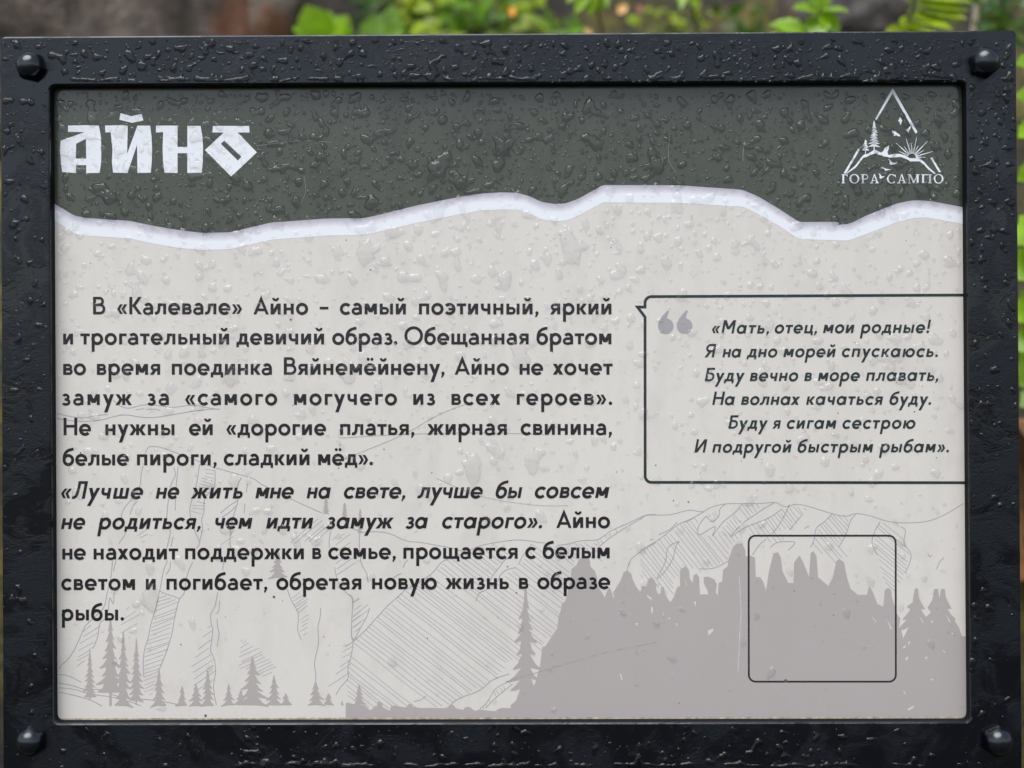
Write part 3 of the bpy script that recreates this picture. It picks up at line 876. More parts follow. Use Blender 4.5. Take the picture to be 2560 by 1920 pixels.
    for p in ([(440, 60), (500, 105), (560, 115), (640, 95), (700, 90), (780, 100), (870, 110), (950, 100), (1030, 95), (1100, 110), (1200, 125)], [(35, 155), (160, 180), (240, 185), (310, 170), (400, 160)],
              [(35, 190), (180, 210), (330, 205), (470, 170), (540, 165), (640, 180), (740, 182), (880, 160), (1000, 140), (1120, 125), (1210, 122)], [(600, 130), (640, 122), (665, 120)], [(675, 125), (740, 123), (780, 135)],
              [(670, 440), (690, 400), (720, 390), (790, 400), (900, 440), (1000, 475), (1130, 530), (1300, 580), (1440, 620), (1500, 660), (1560, 690), (1700, 760), (1850, 830), (1940, 870)],
              [(655, 530), (640, 590), (630, 680), (570, 770), (510, 850), (500, 920), (530, 1000), (480, 1090)], [(610, 790), (580, 820), (560, 880)],
              [(875, 540), (885, 600), (850, 680), (830, 830), (825, 930), (850, 1000), (825, 1120)], [(905, 540), (890, 700), (885, 850)], [(870, 1040), (855, 1110)],
              [(1060, 520), (1045, 620), (1030, 690), (1000, 790), (990, 850), (1000, 920), (1030, 1010), (1060, 1080), (1040, 1120)], [(1170, 560), (1165, 680), (1100, 760), (1090, 860), (1075, 920), (1080, 980), (1060, 1080)],
              [(1360, 615), (1330, 680), (1335, 780), (1300, 900), (1280, 1010), (1280, 1120)], [(1405, 660), (1395, 720)], [(1385, 800), (1380, 870)], [(2000, 1000), (1990, 1080), (1995, 1120)],
              [(1210, 870), (1270, 820), (1330, 780)], [(1220, 900), (1280, 860), (1320, 820)]):
        lines.append(U(p))
    for f, ang, gap, p in (
        (M, 38, 10.5, [(750, 580), (650, 670), (460, 790), (350, 890), (240, 1010), (110, 1140), (70, 1300), (70, 1560), (300, 1590), (740, 1570), (860, 1500), (990, 1440), (1100, 1360), (1180, 1250), (1300, 1300), (1420, 1130), (1480, 1050), (1560, 750), (1580, 640), (1640, 560), (1800, 600), (1760, 500), (1740, 465), (1480, 500), (1310, 480), (1220, 620), (1080, 730), (960, 820), (1030, 720), (1130, 590), (1180, 540), (1000, 495), (850, 535)]),
        (M, 60, 12, [(1760, 500), (1870, 415), (2000, 335), (2060, 300), (1960, 340), (1820, 405), (1740, 455)]),
        (M, 70, 9, [(960, 1590), (1060, 1460), (1170, 1395), (1180, 1420), (1080, 1500), (1000, 1580)]),
        (M, -38, 13, [(110, 850), (200, 830), (230, 900), (200, 980), (120, 1110), (105, 1000)]), (M, -35, 15, [(0, 420), (100, 400), (110, 560), (150, 620), (60, 690), (0, 700)]),
        (Rr, 52, 10, [(0, 420), (130, 350), (290, 235), (400, 190), (390, 310), (480, 320), (560, 310), (640, 300), (700, 320), (610, 400), (600, 490), (500, 540), (400, 570), (330, 540), (270, 560), (240, 640), (220, 740), (140, 680), (0, 600)]),
        (Rr, 52, 9, [(690, 105), (840, 120), (760, 190), (620, 330), (520, 310), (600, 210)]), (Rr, 52, 9, [(720, 250), (870, 200), (1000, 125), (1150, 130), (1010, 285), (930, 300), (1010, 360), (900, 370), (850, 345), (740, 330)]),
        (Rr, 50, 9, [(1300, 175), (1430, 185), (1390, 310), (1350, 390), (1400, 460), (1330, 520), (1160, 390), (1190, 270)]), (Rr, 40, 9, [(1620, 225), (1760, 250), (1770, 330), (1830, 460), (1800, 570), (1700, 740), (1640, 600), (1580, 400), (1570, 300)]),
        (Rr, 60, 8, [(440, 195), (540, 140), (530, 190), (490, 225)]),
        (L, -20, 9, [(775, 285), (920, 340), (885, 450), (860, 590), (820, 720), (770, 850), (720, 1040), (660, 1010), (655, 800), (690, 620), (745, 400)]),
        (L, -32, 11, [(235, 540), (345, 510), (330, 600), (285, 690), (220, 830), (160, 860), (190, 700)]), (L, -30, 14, [(540, 380), (630, 440), (600, 560), (500, 640), (480, 560)]),
        (L, -33, 14, [(1140, 450), (1155, 560), (1140, 710), (1180, 800), (1160, 970), (1010, 1000), (1000, 800), (1090, 600)]), (L, -35, 9, [(1690, 270), (1840, 290), (1850, 430), (1830, 590), (1790, 600), (1765, 450)]),
        (L, -25, 9, [(1360, 620), (1500, 690), (1610, 830), (1560, 930), (1480, 890), (1340, 830)]), (L, -35, 11, [(2160, 350), (2220, 320), (2220, 560), (2160, 640)]), (L, -35, 12, [(2100, 640), (2160, 660), (2140, 880), (1980, 980), (2060, 830)]),
        (U, 15, 9, [(1110, 540), (1170, 560), (1165, 680), (1120, 760), (1040, 690)]), (U, 8, 9, [(1000, 790), (1100, 780), (1085, 880), (1000, 880)]), (U, -40, 10, [(1740, 1040), (1900, 900), (2060, 1000), (2100, 1060), (1700, 1090)]),
        (U, -30, 10, [(600, 1020), (700, 980), (740, 880), (690, 1050), (640, 1090)]), (U, -35, 11, [(1210, 1110), (1280, 1010), (1330, 960), (1280, 1090)])):
        fine += hatch(f(p), ang, gap)
    P = []
    k = 0
    for ln in lines:
        k = (k + 1) % 6
        for q in stroke(catmull(ln, 5), 2.0):
            P.append(('z', k, [q]))
    for ln in fine:
        k = (k + 1) % 6
        for q in stroke(ln, 1.35):
            P.append(('z', k, [q]))
    pmesh("mountain_drawing", P, M_line_ink, 0.00002, panel)
drawing()

# ---- emblem
KE = 1896 / 320
def emblem():
    E = lambda p: zc(2080, 200, KE, p)
    P = []
    def add(p, z=0):
        P.append(('z', z, [E(p)]))
    add([(640, 575), (885, 140), (900, 128), (915, 145), (1265, 770), (1238, 795), (897, 200), (655, 600)])
    add([(385, 1018), (412, 1030), (207, 1385), (170, 1383)])
    add([(215, 1378), (345, 1265), (440, 1140), (470, 1105), (530, 1095), (600, 1050), (645, 1035), (720, 1075), (800, 1100), (850, 1110), (920, 1095), (1000, 1095), (1090, 1120), (1125, 1143), (1150, 1158), (1225, 1160), (1300, 1160), (1360, 1210), (1430, 1290), (1535, 1385), (1515, 1390), (1430, 1330), (1370, 1265), (1295, 1205), (1155, 1205), (1110, 1175), (1020, 1140), (860, 1150), (760, 1130), (640, 1085), (560, 1115), (500, 1145), (465, 1150), (350, 1300), (215, 1390)], 1)
    add([(1455, 1155), (1488, 1148), (1614, 1365), (1580, 1365)])
    for tx, ty in ((945, 930), (990, 1055), (1070, 985), (1097, 870), (1175, 935), (1255, 845), (1278, 970), (1412, 908), (1360, 1040), (1495, 1058), (1390, 1145)):
        c = Vector((1182, 1148)); d = (Vector((tx, ty)) - c).normalized(); n = Vector((-d.y, d.x))
        a = c + d * 58
        add([a + n * 10, a - n * 10, Vector((tx, ty)) - n * 2, Vector((tx, ty)) + n * 2], 2)
    for cx, t, b, hw, n, tr in ((622, 605, 985, 78, 9, 60), (495, 885, 1045, 56, 5, 55)):
        for s in spruce(2080 + cx / KE, 200 + t / KE, 200 + b / KE, hw / KE, n, tr / KE, power=0.55, inner=0.2):
            P.append(('z', 3, s))
    for b in ([(1008, 540), (1025, 570), (1040, 605), (1030, 620), (1020, 665), (1008, 660), (1000, 625), (975, 600), (990, 590)], [(885, 750), (930, 755), (960, 785), (1000, 810), (1012, 838), (975, 832), (945, 815), (925, 832), (912, 825), (922, 800), (900, 785)],
              [(1165, 680), (1160, 720), (1145, 745), (1130, 785), (1118, 765), (1100, 745), (1120, 725), (1135, 705)], [(845, 965), (840, 1020), (820, 1065), (830, 1100), (800, 1120), (760, 1105), (670, 1110), (720, 1085), (760, 1050), (785, 1000)],
              [(835, 1165), (860, 1190), (885, 1225), (930, 1232), (975, 1220), (940, 1245), (895, 1255), (865, 1260), (850, 1240), (858, 1220)], [(718, 1290), (770, 1300), (800, 1315), (880, 1328), (830, 1335), (790, 1345), (775, 1325)],
              [(690, 1380), (715, 1395), (735, 1430), (790, 1418), (755, 1445), (715, 1465), (702, 1445), (705, 1420)]):
        add(b, 4)
    pmesh("emblem_print", P, M_white, 0.00013, panel)
    # serif lettering under it
    Q = []
    T, Bm = 1398, 1530
    def q(p, z=0):
        Q.append(('z', z, [E(p)]))
    def stem(x, w=25, t=T, b=Bm, s=True):
        q([(x - w / 2, t), (x + w / 2, t), (x + w / 2, b), (x - w / 2, b)])
        if s:
            for y0 in (t, b - 9):
                q([(x - w / 2 - 14, y0), (x + w / 2 + 14, y0), (x + w / 2 + 14, y0 + 9), (x - w / 2 - 14, y0 + 9)], 1)
    def oval(x0, x1, a0=0, a1=360):
        cx, cy = (x0 + x1) / 2, (T + Bm) / 2
        rx, ry = (x1 - x0) / 2, (Bm - T) / 2 + 4
        n = 28
        for k in range(n):
            t0, t1 = R(a0 + (a1 - a0) * k / n), R(a0 + (a1 - a0) * (k + 1) / n)
            f = lambda t, i: (cx + (rx - i * 24) * math.cos(t), cy - (ry - i * 11) * math.sin(t))
            q([f(t0, 0), f(t1, 0), f(t1, 1), f(t0, 1)])
    stem(166); q([(160, T), (228, T), (233, 1432), (222, 1432), (214, 1410), (160, 1410)], 2)
    oval(257, 403)
    stem(455)
    for s in stroke([(460, 1403)] + arc(488, -1434, 36, 31, 90, -90, 14)[0:0] + [(488 + 38 * math.cos(R(a)), 1436 - 33 * math.sin(R(a))) for a in range(90, -91, -12)] + [(460, 1469)], 16):
        q(s, 2)
    def lA(x0, x1):
        m = (x0 + x1) / 2
        q([(x0 + 18, Bm), (x0 + 30, Bm), (m + 3, T - 4), (m - 5, T - 4)]); q([(x1 - 38, Bm), (x1 - 10, Bm), (m + 6, T - 4), (m - 8, T - 4)], 1)
        q([(x0 + 38, 1484), (x1 - 38, 1484), (x1 - 36, 1494), (x0 + 34, 1494)], 2)
        q([(x0, Bm - 8), (x0 + 46, Bm - 8), (x0 + 46, Bm), (x0, Bm)], 3); q([(x1 - 56, Bm - 8), (x1, Bm - 8), (x1, Bm), (x1 - 56, Bm)], 3)
    lA(560, 695)
    oval(812, 952, 40, 320); q([(930, 1402), (942, 1402), (942, 1440), (934, 1440)], 2)
    lA(965, 1098)
    stem(1142, 12); stem(1268, 27); q([(1136, T), (1162, T), (1214, 1500), (1204, Bm)], 2); q([(1262, T), (1272, T), (1212, Bm), (1200, Bm)], 3)
    stem(1348); stem(1450); q([(1340, T), (1460, T), (1460, T + 12), (1340, T + 12)], 2)
    oval(1505, 1650)
    pmesh("emblem_lettering", Q, M_white, 0.00013, panel)
emblem()

# ---- grime along the lower edge and specks on the print
def grime():
    rg = random.Random(3)
    P = []
    xs = np.arange(140, 2418, 5.0)
    hs_ = [rg.uniform(0.6, 2.6) * (1.2 if x > 700 else 0.7) for x in xs]
    yb = lambda x: 1797 + (x - 140) * (-0.0016)
    for i in range(len(xs) - 1):
        x0, x1 = xs[i], xs[i + 1]
        P.append([[(x0, yb(x0) + 5), (x1, yb(x1) + 5), (x1, yb(x1) - hs_[i + 1]), (x0, yb(x0) - hs_[i])]])
    m = simple("grime", lin(172, 163, 144), 0.8, 0.5, 300)
    pmesh("grime_line", P, m.m, 0.00013, panel)
    S_ = []
    for _ in range(70):
        x, y = rg.uniform(150, 2400), rg.uniform(560, 1785)
        r = rg.choice((0.8, 0.9, 1.0, 1.2, 1.5, 1.8))
        e = rg.uniform(0.6, 1.5)
        S_.append([[(x + r * e * math.cos(R(a)), y + r * math.sin(R(a))) for a in range(0, 360, 45)]])
    for x, y, r in ((1964, 1702, 4.2), (685, 1492, 3.2), (727, 799, 2.4), (514, 1789, 3.2), (960, 1123, 1.6)):
        S_.append([[(x + r * math.cos(R(a)), y + r * math.sin(R(a))) for a in range(0, 360, 40)]])
    m2 = simple("dirt_specks", lin(84, 78, 70), 0.8, 0.4, 300)
    pmesh("dirt_specks", S_, m2.m, 0.00013, panel)["kind"] = "stuff"
    m3 = simple("scratch", lin(160, 155, 149), 0.7, 0.3, 400).m
    for pts, w in (([(850, 1151), (1000, 1090), (1100, 1035), (1180, 1005)], 1.2), ([(850, 1095), (1000, 1086), (1200, 1082), (1360, 1086)], 1.3), ([(1090, 1195), (1200, 1240), (1330, 1262), (1420, 1264)], 0.9), ([(1265, 1704), (1400, 1664), (1520, 1630), (1640, 1606)], 2.0)):
        pmesh("scratch", [[q] for q in stroke(catmull(pts, 6), w * 0.85)], m3, 0.00012, panel)
    m4 = simple("pale_scratch", lin(190, 190, 189), 0.6, 0.2, 400).m
    pmesh("scratch", [[q] for q in stroke([(1848, 1440), (1853, 1530), (1848, 1610), (1845, 1680)], 2.2)], m4, 0.00012, panel)
    m5 = simple("faint_scratch", lin(116, 122, 118), 0.6, 0.2, 400).m
    for pts, w in (([(640, 365), (750, 352), (830, 356)], 1.1), ([(1861, 355), (1858, 380), (1857, 402)], 1.8), ([(760, 440), (764, 480), (750, 510)], 1.1), ([(1674, 340), (1672, 400), (1690, 430)], 1.1)):
        pmesh("scratch", [[q] for q in stroke(catmull(pts, 6), w * 0.8)], m5, 0.00012, panel)
grime()

# ------------------------------------------------------------------ domed bolts
def build_bolt(px, py, rot, rad=38.0):
    k = (D - DEP) / D
    c = Vector(((px - 1280) * S * k, -DEP, ZC + (960 - py) * S * k))
    r = rad * S
    V, F = [], []
    n = 48
    def prof(t, a):                      # hexagon radius at angle a
        a = (a + rot) % 60 - 30
        return r * math.cos(R(30)) / math.cos(R(a))
    rows = []
    def addring(y, rf):
        idx = []
        for i in range(n):
            a = i * 360 / n
            q = rf(a)
            idx.append(len(V))
            V.append(c + Vector((q * math.cos(R(a)), -y, q * math.sin(R(a)))))
        rows.append(idx)
    addring(-0.0005, lambda a: prof(0, a))
    addring(0.0028, lambda a: prof(0, a))
    addring(0.0031, lambda a: prof(0, a) * 0.975)
    for t in (0.1, 0.22, 0.36, 0.5, 0.65, 0.78, 0.9, 0.97):
        f = math.cos(t * math.pi / 2) ** 0.85
        w = min(1, t * 4.5)
        addring(0.0031 + 0.0062 * math.sin(t * math.pi / 2) ** 1.1, lambda a, f=f, w=w: 0.965 * f * (prof(0, a) * (1 - w) + r * 0.9 * w))
    for j in range(len(rows) - 1):
        for i in range(n):
            F.append((rows[j][i], rows[j][(i + 1) % n], rows[j + 1][(i + 1) % n], rows[j + 1][i]))
    F.append(tuple(rows[-1]))
    me = mesh("bolt", V, F, True)
    bm = bmesh.new(); bm.from_mesh(me)
    bmesh.ops.recalc_face_normals(bm, faces=bm.faces)
    bm.to_mesh(me); bm.free()
    o = obj("bolt", me, M_bolt, sign)
    md = o.modifiers.new("edges", 'EDGE_SPLIT'); md.split_angle = R(46)
    return o
build_bolt(80, 168, 12, 38)
build_bolt(2458, 158, 20, 40)
build_bolt(80, 1850, 27, 39)
build_bolt(2491, 1850, 34, 41)

# ------------------------------------------------------------------ rain drops
nr = np.random.default_rng(11)
def vnoise(h, w, cell, seed):
    r = np.random.default_rng(seed)
    gh, gw = int(h / cell) + 3, int(w / cell) + 3
    gr = r.uniform(-1, 1, (gh, gw))
    yy, xx = np.arange(h) / cell, np.arange(w) / cell
    y0, x0 = yy.astype(int), xx.astype(int)
    fy, fx = yy - y0, xx - x0
    fy, fx = fy * fy * (3 - 2 * fy), fx * fx * (3 - 2 * fx)
    a = gr[np.ix_(y0, x0)]; b = gr[np.ix_(y0, x0 + 1)]; c = gr[np.ix_(y0 + 1, x0)]; d = gr[np.ix_(y0 + 1, x0 + 1)]
    return (a * (1 - fx) + b * fx) * (1 - fy[:, None]) + (c * (1 - fx) + d * fx) * fy[:, None]

def drop_field(x0, y0, x1, y1, step, blobs, wob, seed):
    w, h = int((x1 - x0) / step) + 1, int((y1 - y0) / step) + 1
    Fd = np.zeros((h, w), np.float32); Sz = np.zeros((h, w), np.float32); Wt = np.zeros((h, w), np.float32) + 1e-6
    for bx, by, s, e, ang, amp in blobs:
        rr = s * 3 * max(e, 1 / e)
        i0, i1 = max(0, int((bx - rr - x0) / step)), min(w, int((bx + rr - x0) / step) + 2)
        j0, j1 = max(0, int((by - rr - y0) / step)), min(h, int((by + rr - y0) / step) + 2)
        if i1 <= i0 or j1 <= j0:
            continue
        X = x0 + np.arange(i0, i1) * step - bx
        Y = (y0 + np.arange(j0, j1) * step - by)[:, None]
        c, sn = math.cos(ang), math.sin(ang)
        u = (X * c + Y * sn) / (s * e); v = (-X * sn + Y * c) / (s / e)
        gg = amp * np.exp(-0.5 * (u * u + v * v))
        Fd[j0:j1, i0:i1] += gg; Sz[j0:j1, i0:i1] += gg * s; Wt[j0:j1, i0:i1] += gg
    nz = vnoise(h, w, 11 / step, seed) * 0.65 + vnoise(h, w, 6 / step, seed + 1) * 0.35
    Fd = np.minimum(Fd, 0.9 + 0.35 * np.tanh((Fd - 0.9) / 0.7))
    Fd = Fd - 0.5 + wob * nz * np.exp(-((Fd - 0.5) / 0.3) ** 2)
    return Fd, Sz / Wt

def make_blobs(n, area, smin, smax, power, dens=None):
    out = []
    grid = {}
    x0, y0, x1, y1 = area
    k = 0
    while k < n:
        x, y = nr.uniform(x0, x1), nr.uniform(y0, y1)
        if dens is not None and nr.uniform() > dens(x, y):
            k += 0.34
            continue
        k += 1
        s = smin + (smax - smin) * nr.uniform() ** power
        if smax > 4:                                    # drops that touch have already run together
            gx, gy = int(x // 40), int(y // 40)
            if any((x - a) ** 2 + (y - b) ** 2 < (1.5 * (s + c) + 1) ** 2 for i in (-1, 0, 1) for j in (-1, 0, 1) for a, b, c in grid.get((gx + i, gy + j), ())):
                k -= 0.85
                continue
            grid.setdefault((gx, gy), []).append((x, y, s))
        out.append((x, y, s, nr.uniform(1.0, 1.35), nr.uniform(0, 3.14), nr.uniform(0.85, 1.15)))
        if s > smin + 0.3 * (smax - smin) and nr.uniform() < 0.75:            # bigger drops are clumps: runs and arms
            m = nr.integers(1, 3)
            a = nr.uniform(0, 6.28)
            px, py = x, y
            for _ in range(m):
                a += nr.normal(0, 0.9)
                st = s * nr.uniform(0.8, 1.4)
                px += math.cos(a) * st; py += abs(math.sin(a)) * st * 0.8 if nr.uniform() < 0.7 else math.sin(a) * st
                out.append((px, py, s * nr.uniform(0.45, 0.85), nr.uniform(1.0, 1.5), a, nr.uniform(0.75, 1.05)))
    return out

def field_mesh(name, x0, y0, step, Fd, Sz, flat, to_world, parent_label, clip=None):
    h, w = Fd.shape
    e = 0.05
    pos = np.sqrt(np.clip(Fd / 0.5, 0, 1.6) + e) - math.sqrt(e)
    hh = flat * Sz * pos                                   # photo pixels
    hh = np.where(Fd < 0, flat * Sz * Fd * 2.6, hh)
    keep = Fd > -0.11
    cell = keep[:-1, :-1] | keep[1:, :-1] | keep[:-1, 1:] | keep[1:, 1:]
    core = Fd > 0
    # keep only cells near a drop
    near = core.copy()
    for _ in range(2):
        n2 = near.copy()
        n2[1:] |= near[:-1]; n2[:-1] |= near[1:]; n2[:, 1:] |= near[:, :-1]; n2[:, :-1] |= near[:, 1:]
        near = n2
    cell &= near[:-1, :-1] | near[1:, 1:]
    if clip is not None:
        cell &= clip[:-1, :-1]
    J, I = np.nonzero(cell)
    ids = np.stack([J * w + I, (J + 1) * w + I, (J + 1) * w + I + 1, J * w + I + 1], 1)
    uniq, inv = np.unique(ids, return_inverse=True)
    jj, ii = uniq // w, uniq % w
    P = to_world(x0 + ii * step, y0 + jj * step, np.maximum(hh[jj, ii], -6.0))
    me = bpy.data.meshes.new(name)
    me.vertices.add(len(P)); me.vertices.foreach_set("co", P.astype(np.float32).ravel())
    nf = len(ids)
    me.loops.add(nf * 4); me.loops.foreach_set("vertex_index", inv.astype(np.int32).ravel())
    me.polygons.add(nf)
    me.polygons.foreach_set("loop_start", np.arange(nf, dtype=np.int32) * 4)
    me.polygons.foreach_set("use_smooth", np.ones(nf, bool))
    me.update(calc_edges=True)
    me.validate()
    return me

def join_meshes(name, parts):
    V, F, off = [], [], 0
    for me in parts:
        n = len(me.vertices)
        co = np.empty(n * 3, np.float32); me.vertices.foreach_get("co", co)
        nl = len(me.loops); li = np.empty(nl, np.int32); me.loops.foreach_get("vertex_index", li)
        V.append(co); F.append(li + off); off += n
    co = np.concatenate(V); li = np.concatenate(F)
    me = bpy.data.meshes.new(name)
    me.vertices.add(len(co) // 3); me.vertices.foreach_set("co", co)
    me.loops.add(len(li)); me.loops.foreach_set("vertex_index", li)
    me.polygons.add(len(li) // 4)
    me.polygons.foreach_set("loop_start", np.arange(len(li) // 4, dtype=np.int32) * 4)
    me.polygons.foreach_set("use_smooth", np.ones(len(li) // 4, bool))
    me.update(calc_edges=True)
    return me

def on_panel(px, py, h):
    return np.stack([(px - 1280) * S, -(h * S + 0.0002), ZC + (960 - py) * S], 1)
def on_frame(px, py, h):
    k = (D - DEP) / D
    return np.stack([(px - 1280) * S * k, -(DEP + h * S), ZC + (960 - py) * S * k], 1)

torn_x, torn_y = xs_, ux
def beige_density(x, y):
    b = np.interp(x, torn_x, torn_y)
    if y < b - 6:
        return 0
    return float(np.interp(y, [420, 560, 700, 900, 1050, 1250, 1500, 1780], [1.0, 1.0, 0.85, 0.6, 0.42, 0.24, 0.09, 0.03]))
def header_density(x, y):
    b = np.interp(x, torn_x, torn_y)
    return 1.0 if y < b - 4 else 0.0
bl = make_blobs(1900, (140, 232, 2400, 585), 1.8, 9.5, 1.7, header_density)
bl += make_blobs(1500, (140, 232, 2400, 585), 1.0, 2.2, 1.0, header_density)
for (x, y, s) in ((272, 493, 15), (1092, 422, 17), (1150, 455, 14), (1255, 370, 15), (1490, 360, 13), (2310, 478, 14), (2370, 385, 9), (1640, 410, 14), (930, 505, 12)):
    bl.append((x, y, s, 1.1, 1.6, 1.1))
bb = make_blobs(1700, (146, 440, 2400, 1785), 2.0, 9.2, 1.6, beige_density)
bb += make_blobs(1700, (146, 440, 2400, 1785), 1.2, 2.8, 1.0, beige_density)
for (x, y, s) in ((1415, 590, 15), (1432, 622, 16), (915, 620, 15), (1260, 695, 13), (1180, 515, 0), (1300, 890, 16), (1330, 1150, 15), (1180, 1160, 18), (870, 925, 16), (375, 1492, 17), (575, 935, 14), (1690, 510, 10)):
    if s:
        bb.append((x, y, s, 1.15, 1.6, 1.15)); bb.append((x + 3, y + s * 1.1, s * 0.6, 1.2, 1.6, 0.9))
F1, S1 = drop_field(136, 224, 2408, 600, 1.8, bl, 0.36, 21)
F2, S2 = drop_field(142, 430, 2412, 1794, 2.0, bb, 0.5, 31)
mes = [field_mesh("d1", 136, 224, 1.8, F1, S1, 0.75, on_panel, ""), field_mesh("d2", 142, 430, 2.0, F2, S2, 0.36, on_panel, "")]
wm = join_meshes("panel_raindrops", mes)
wo_ = obj("raindrops", wm, M_water)
wm.materials.append(M_water_dark)
mi = np.zeros(len(wm.polygons), np.int32)
n0 = len(mes[0].polygons)
cen = np.empty(len(wm.polygons) * 3, np.float32)
wm.polygons.foreach_get("center", cen)
cen = cen.reshape(-1, 3)[:n0]
qx, qy = cen[:, 0] / S + 1280, 960 - (cen[:, 2] - ZC) / S
light = ((qx > 146) & (qx < 645) & (qy > 280) & (qy < 442)) | (qy > np.interp(qx, xs_, ux))
mi[:n0] = np.where(light, 0, 1)
wm.polygons.foreach_set("material_index", mi)
tag(wo_, "clear raindrops scattered over the printed panel of the board", "raindrops", kind="stuff")

# drops on the black frame
def bar_density(x, y):
    if y < 212:
        return 1.0 if x > 230 else 0.45
    if y > 1806:
        return 0.55 if 600 < x < 2000 else 0.22
    if x > 2400:
        return float(np.interp(y, [212, 520, 700, 1000, 1800], [0.95, 0.9, 0.3, 0.15, 0.05]))
    return float(np.interp(y, [212, 520, 900, 1300, 1800], [0.35, 0.35, 0.3, 0.08, 0.04]))
fr = []
for area, n, nm in (((6, 98, 2535, 206), 620, 1300), ((6, 1815, 2550, 1922), 300, 700), ((8, 212, 118, 1806), 230, 700), ((2424, 208, 2540, 1806), 330, 900)):
    fr.append((area, make_blobs(int(n * 0.95), area, 2.2, 8.2, 1.5, bar_density) + make_blobs(int(nm * 0.55), area, 1.0, 2.4, 1.0, bar_density)))
# beads hanging along the lower lip of the top bar and along the bottom edge
for x in np.arange(190, 2400, 26):
    if nr.uniform() < 0.55:
        yb = 204 - (x - 124) * 0.0044
        fr[0][1].append((x + nr.uniform(-8, 8), yb - nr.uniform(0, 5), nr.uniform(4.5, 9), nr.uniform(1.1, 2.0), nr.normal(0, 0.15), 1.0))
for x in np.arange(600, 2540, 30):
    if nr.uniform() < 0.6:
        fr[1][1].append((x + nr.uniform(-8, 8), 1912 + nr.uniform(-3, 4), nr.uniform(5, 9), nr.uniform(1.3, 2.2), nr.normal(0, 0.1), 1.0))
parts = []
BOLTS = ((80, 168, 40), (2458, 158, 42), (80, 1850, 42), (2491, 1850, 43))
for i, (area, bls) in enumerate(fr):
    bls = [b for b in bls if all((b[0] - bx) ** 2 + (b[1] - by) ** 2 > (r + 1.5 * b[2]) ** 2 for bx, by, r in BOLTS)]
    Ff, Sf = drop_field(area[0], area[1], area[2], area[3], 1.8, bls, 0.32, 50 + i)
    parts.append(field_mesh("f%d" % i, area[0], area[1], 1.8, Ff, Sf, 0.66, on_frame, ""))
wf = join_meshes("frame_raindrops", parts)
tag(obj("raindrops", wf, M_water_frame), "clear raindrops beading on the black frame of the board", "raindrops", kind="stuff")

# ------------------------------------------------------------------ behind the board: rock, plants, log
def build_rock(name, px, py, dep, rx, ry, rz, seed, mat, label, sub=5):
    c = WD(px, py, dep)
    bm = bmesh.new()
    bmesh.ops.create_icosphere(bm, subdivisions=sub, radius=1.0)
    for v in bm.verts:
        p = v.co.copy()
        o = Vector((seed * 7.3, seed * 1.7, seed * 3.1))
        d = 1 + 0.22 * mnoise.noise(p * 1.4 + o) + 0.10 * mnoise.noise(p * 3.4 + o) + 0.05 * mnoise.noise(p * 8 + o) + 0.02 * mnoise.noise(p * 20 + o)
        v.co = Vector((p.x * d * rx, p.y * d * ry, p.z * d * rz))
    me = bpy.data.meshes.new(name)
    bm.to_mesh(me); bm.free()
    for p in me.polygons:
        p.use_smooth = True
    o = obj(name, me, mat)
    o.location = c
    tag(o, label, "rock")
    return o
def rock_mat(name, a, b, c, rust):
    m = Mat(name)
    co = m.coord()
    n1 = m.noise(11, 6, 0.65, co, 0.5); n2 = m.noise(34, 6, 0.7, co); n3 = m.noise(6, 4, 0.6, co, 0.8)
    col = m.ramp(n1, [(0.38, a), (0.5, b), (0.6, c)])
    col = m.mix(m.ramp(n2, [(0.35, g(0.6)), (0.6, g(0))]), col, a)
    col = m.mix(m.ramp(n3, [(0.52, g(0)), (0.6, g(0.85))]), col, rust)
    m.set(Base_Color=col, Roughness=0.62, Normal=m.bump(n2, 0.7, 0.02))
    return m.m
M_rock = rock_mat("brown_boulder", lin(54, 46, 38), lin(98, 86, 75), lin(130, 115, 101), lin(116, 72, 46))
M_rock2 = rock_mat("grey_stone", lin(44, 42, 40), lin(84, 80, 78), lin(124, 118, 118), lin(96, 80, 66))
build_rock("boulder", 20, 40, 0.62, 0.235, 0.18, 0.30, 1, M_rock, "large brown grey boulder rising behind the left end of the frame")
build_rock("rock", 2180, 30, 0.58, 0.062, 0.05, 0.05, 2, M_rock2, "dark grey wet stone between the bright leaves above the frame", 4)
build_rock("rock", 2080, 50, 0.70, 0.055, 0.05, 0.06, 5, M_rock, "tan stone behind the rowan leaves right of the middle", 4)
build_rock("rock", 610, 60, 0.66, 0.06, 0.06, 0.10, 8, M_rock, "mossy lower shoulder of stone beside the large boulder", 4)

def leaf_geo(V, F, base, tip, width, nrm, fold=0.25, curl=0.12, teeth=0):
    """a pointed leaf blade, folded on its midrib"""
    ax = tip - base
    L = ax.length
    ax = ax / L
    side = ax.cross(nrm).normalized()
    up_ = side.cross(ax).normalized()
    n = 9
    b = len(V)
    for i in range(n + 1):
        t = i / n
        wd = width * 0.5 * (math.sin(math.pi * min(1, t ** 0.85)) ** 0.8) if 0 < t < 1 else 0.0
        if teeth and i % 2:
            wd *= 1.18
        p = base + ax * (L * t) - up_ * (curl * L * t * t)
        V.append(p + side * wd + up_ * wd * fold); V.append(p - up_ * 0.0); V.append(p - side * wd + up_ * wd * fold)
    for i in range(n):
        a = b + i * 3
        F.append((a, a + 1, a + 4, a + 3)); F.append((a + 1, a + 2, a + 5, a + 4))

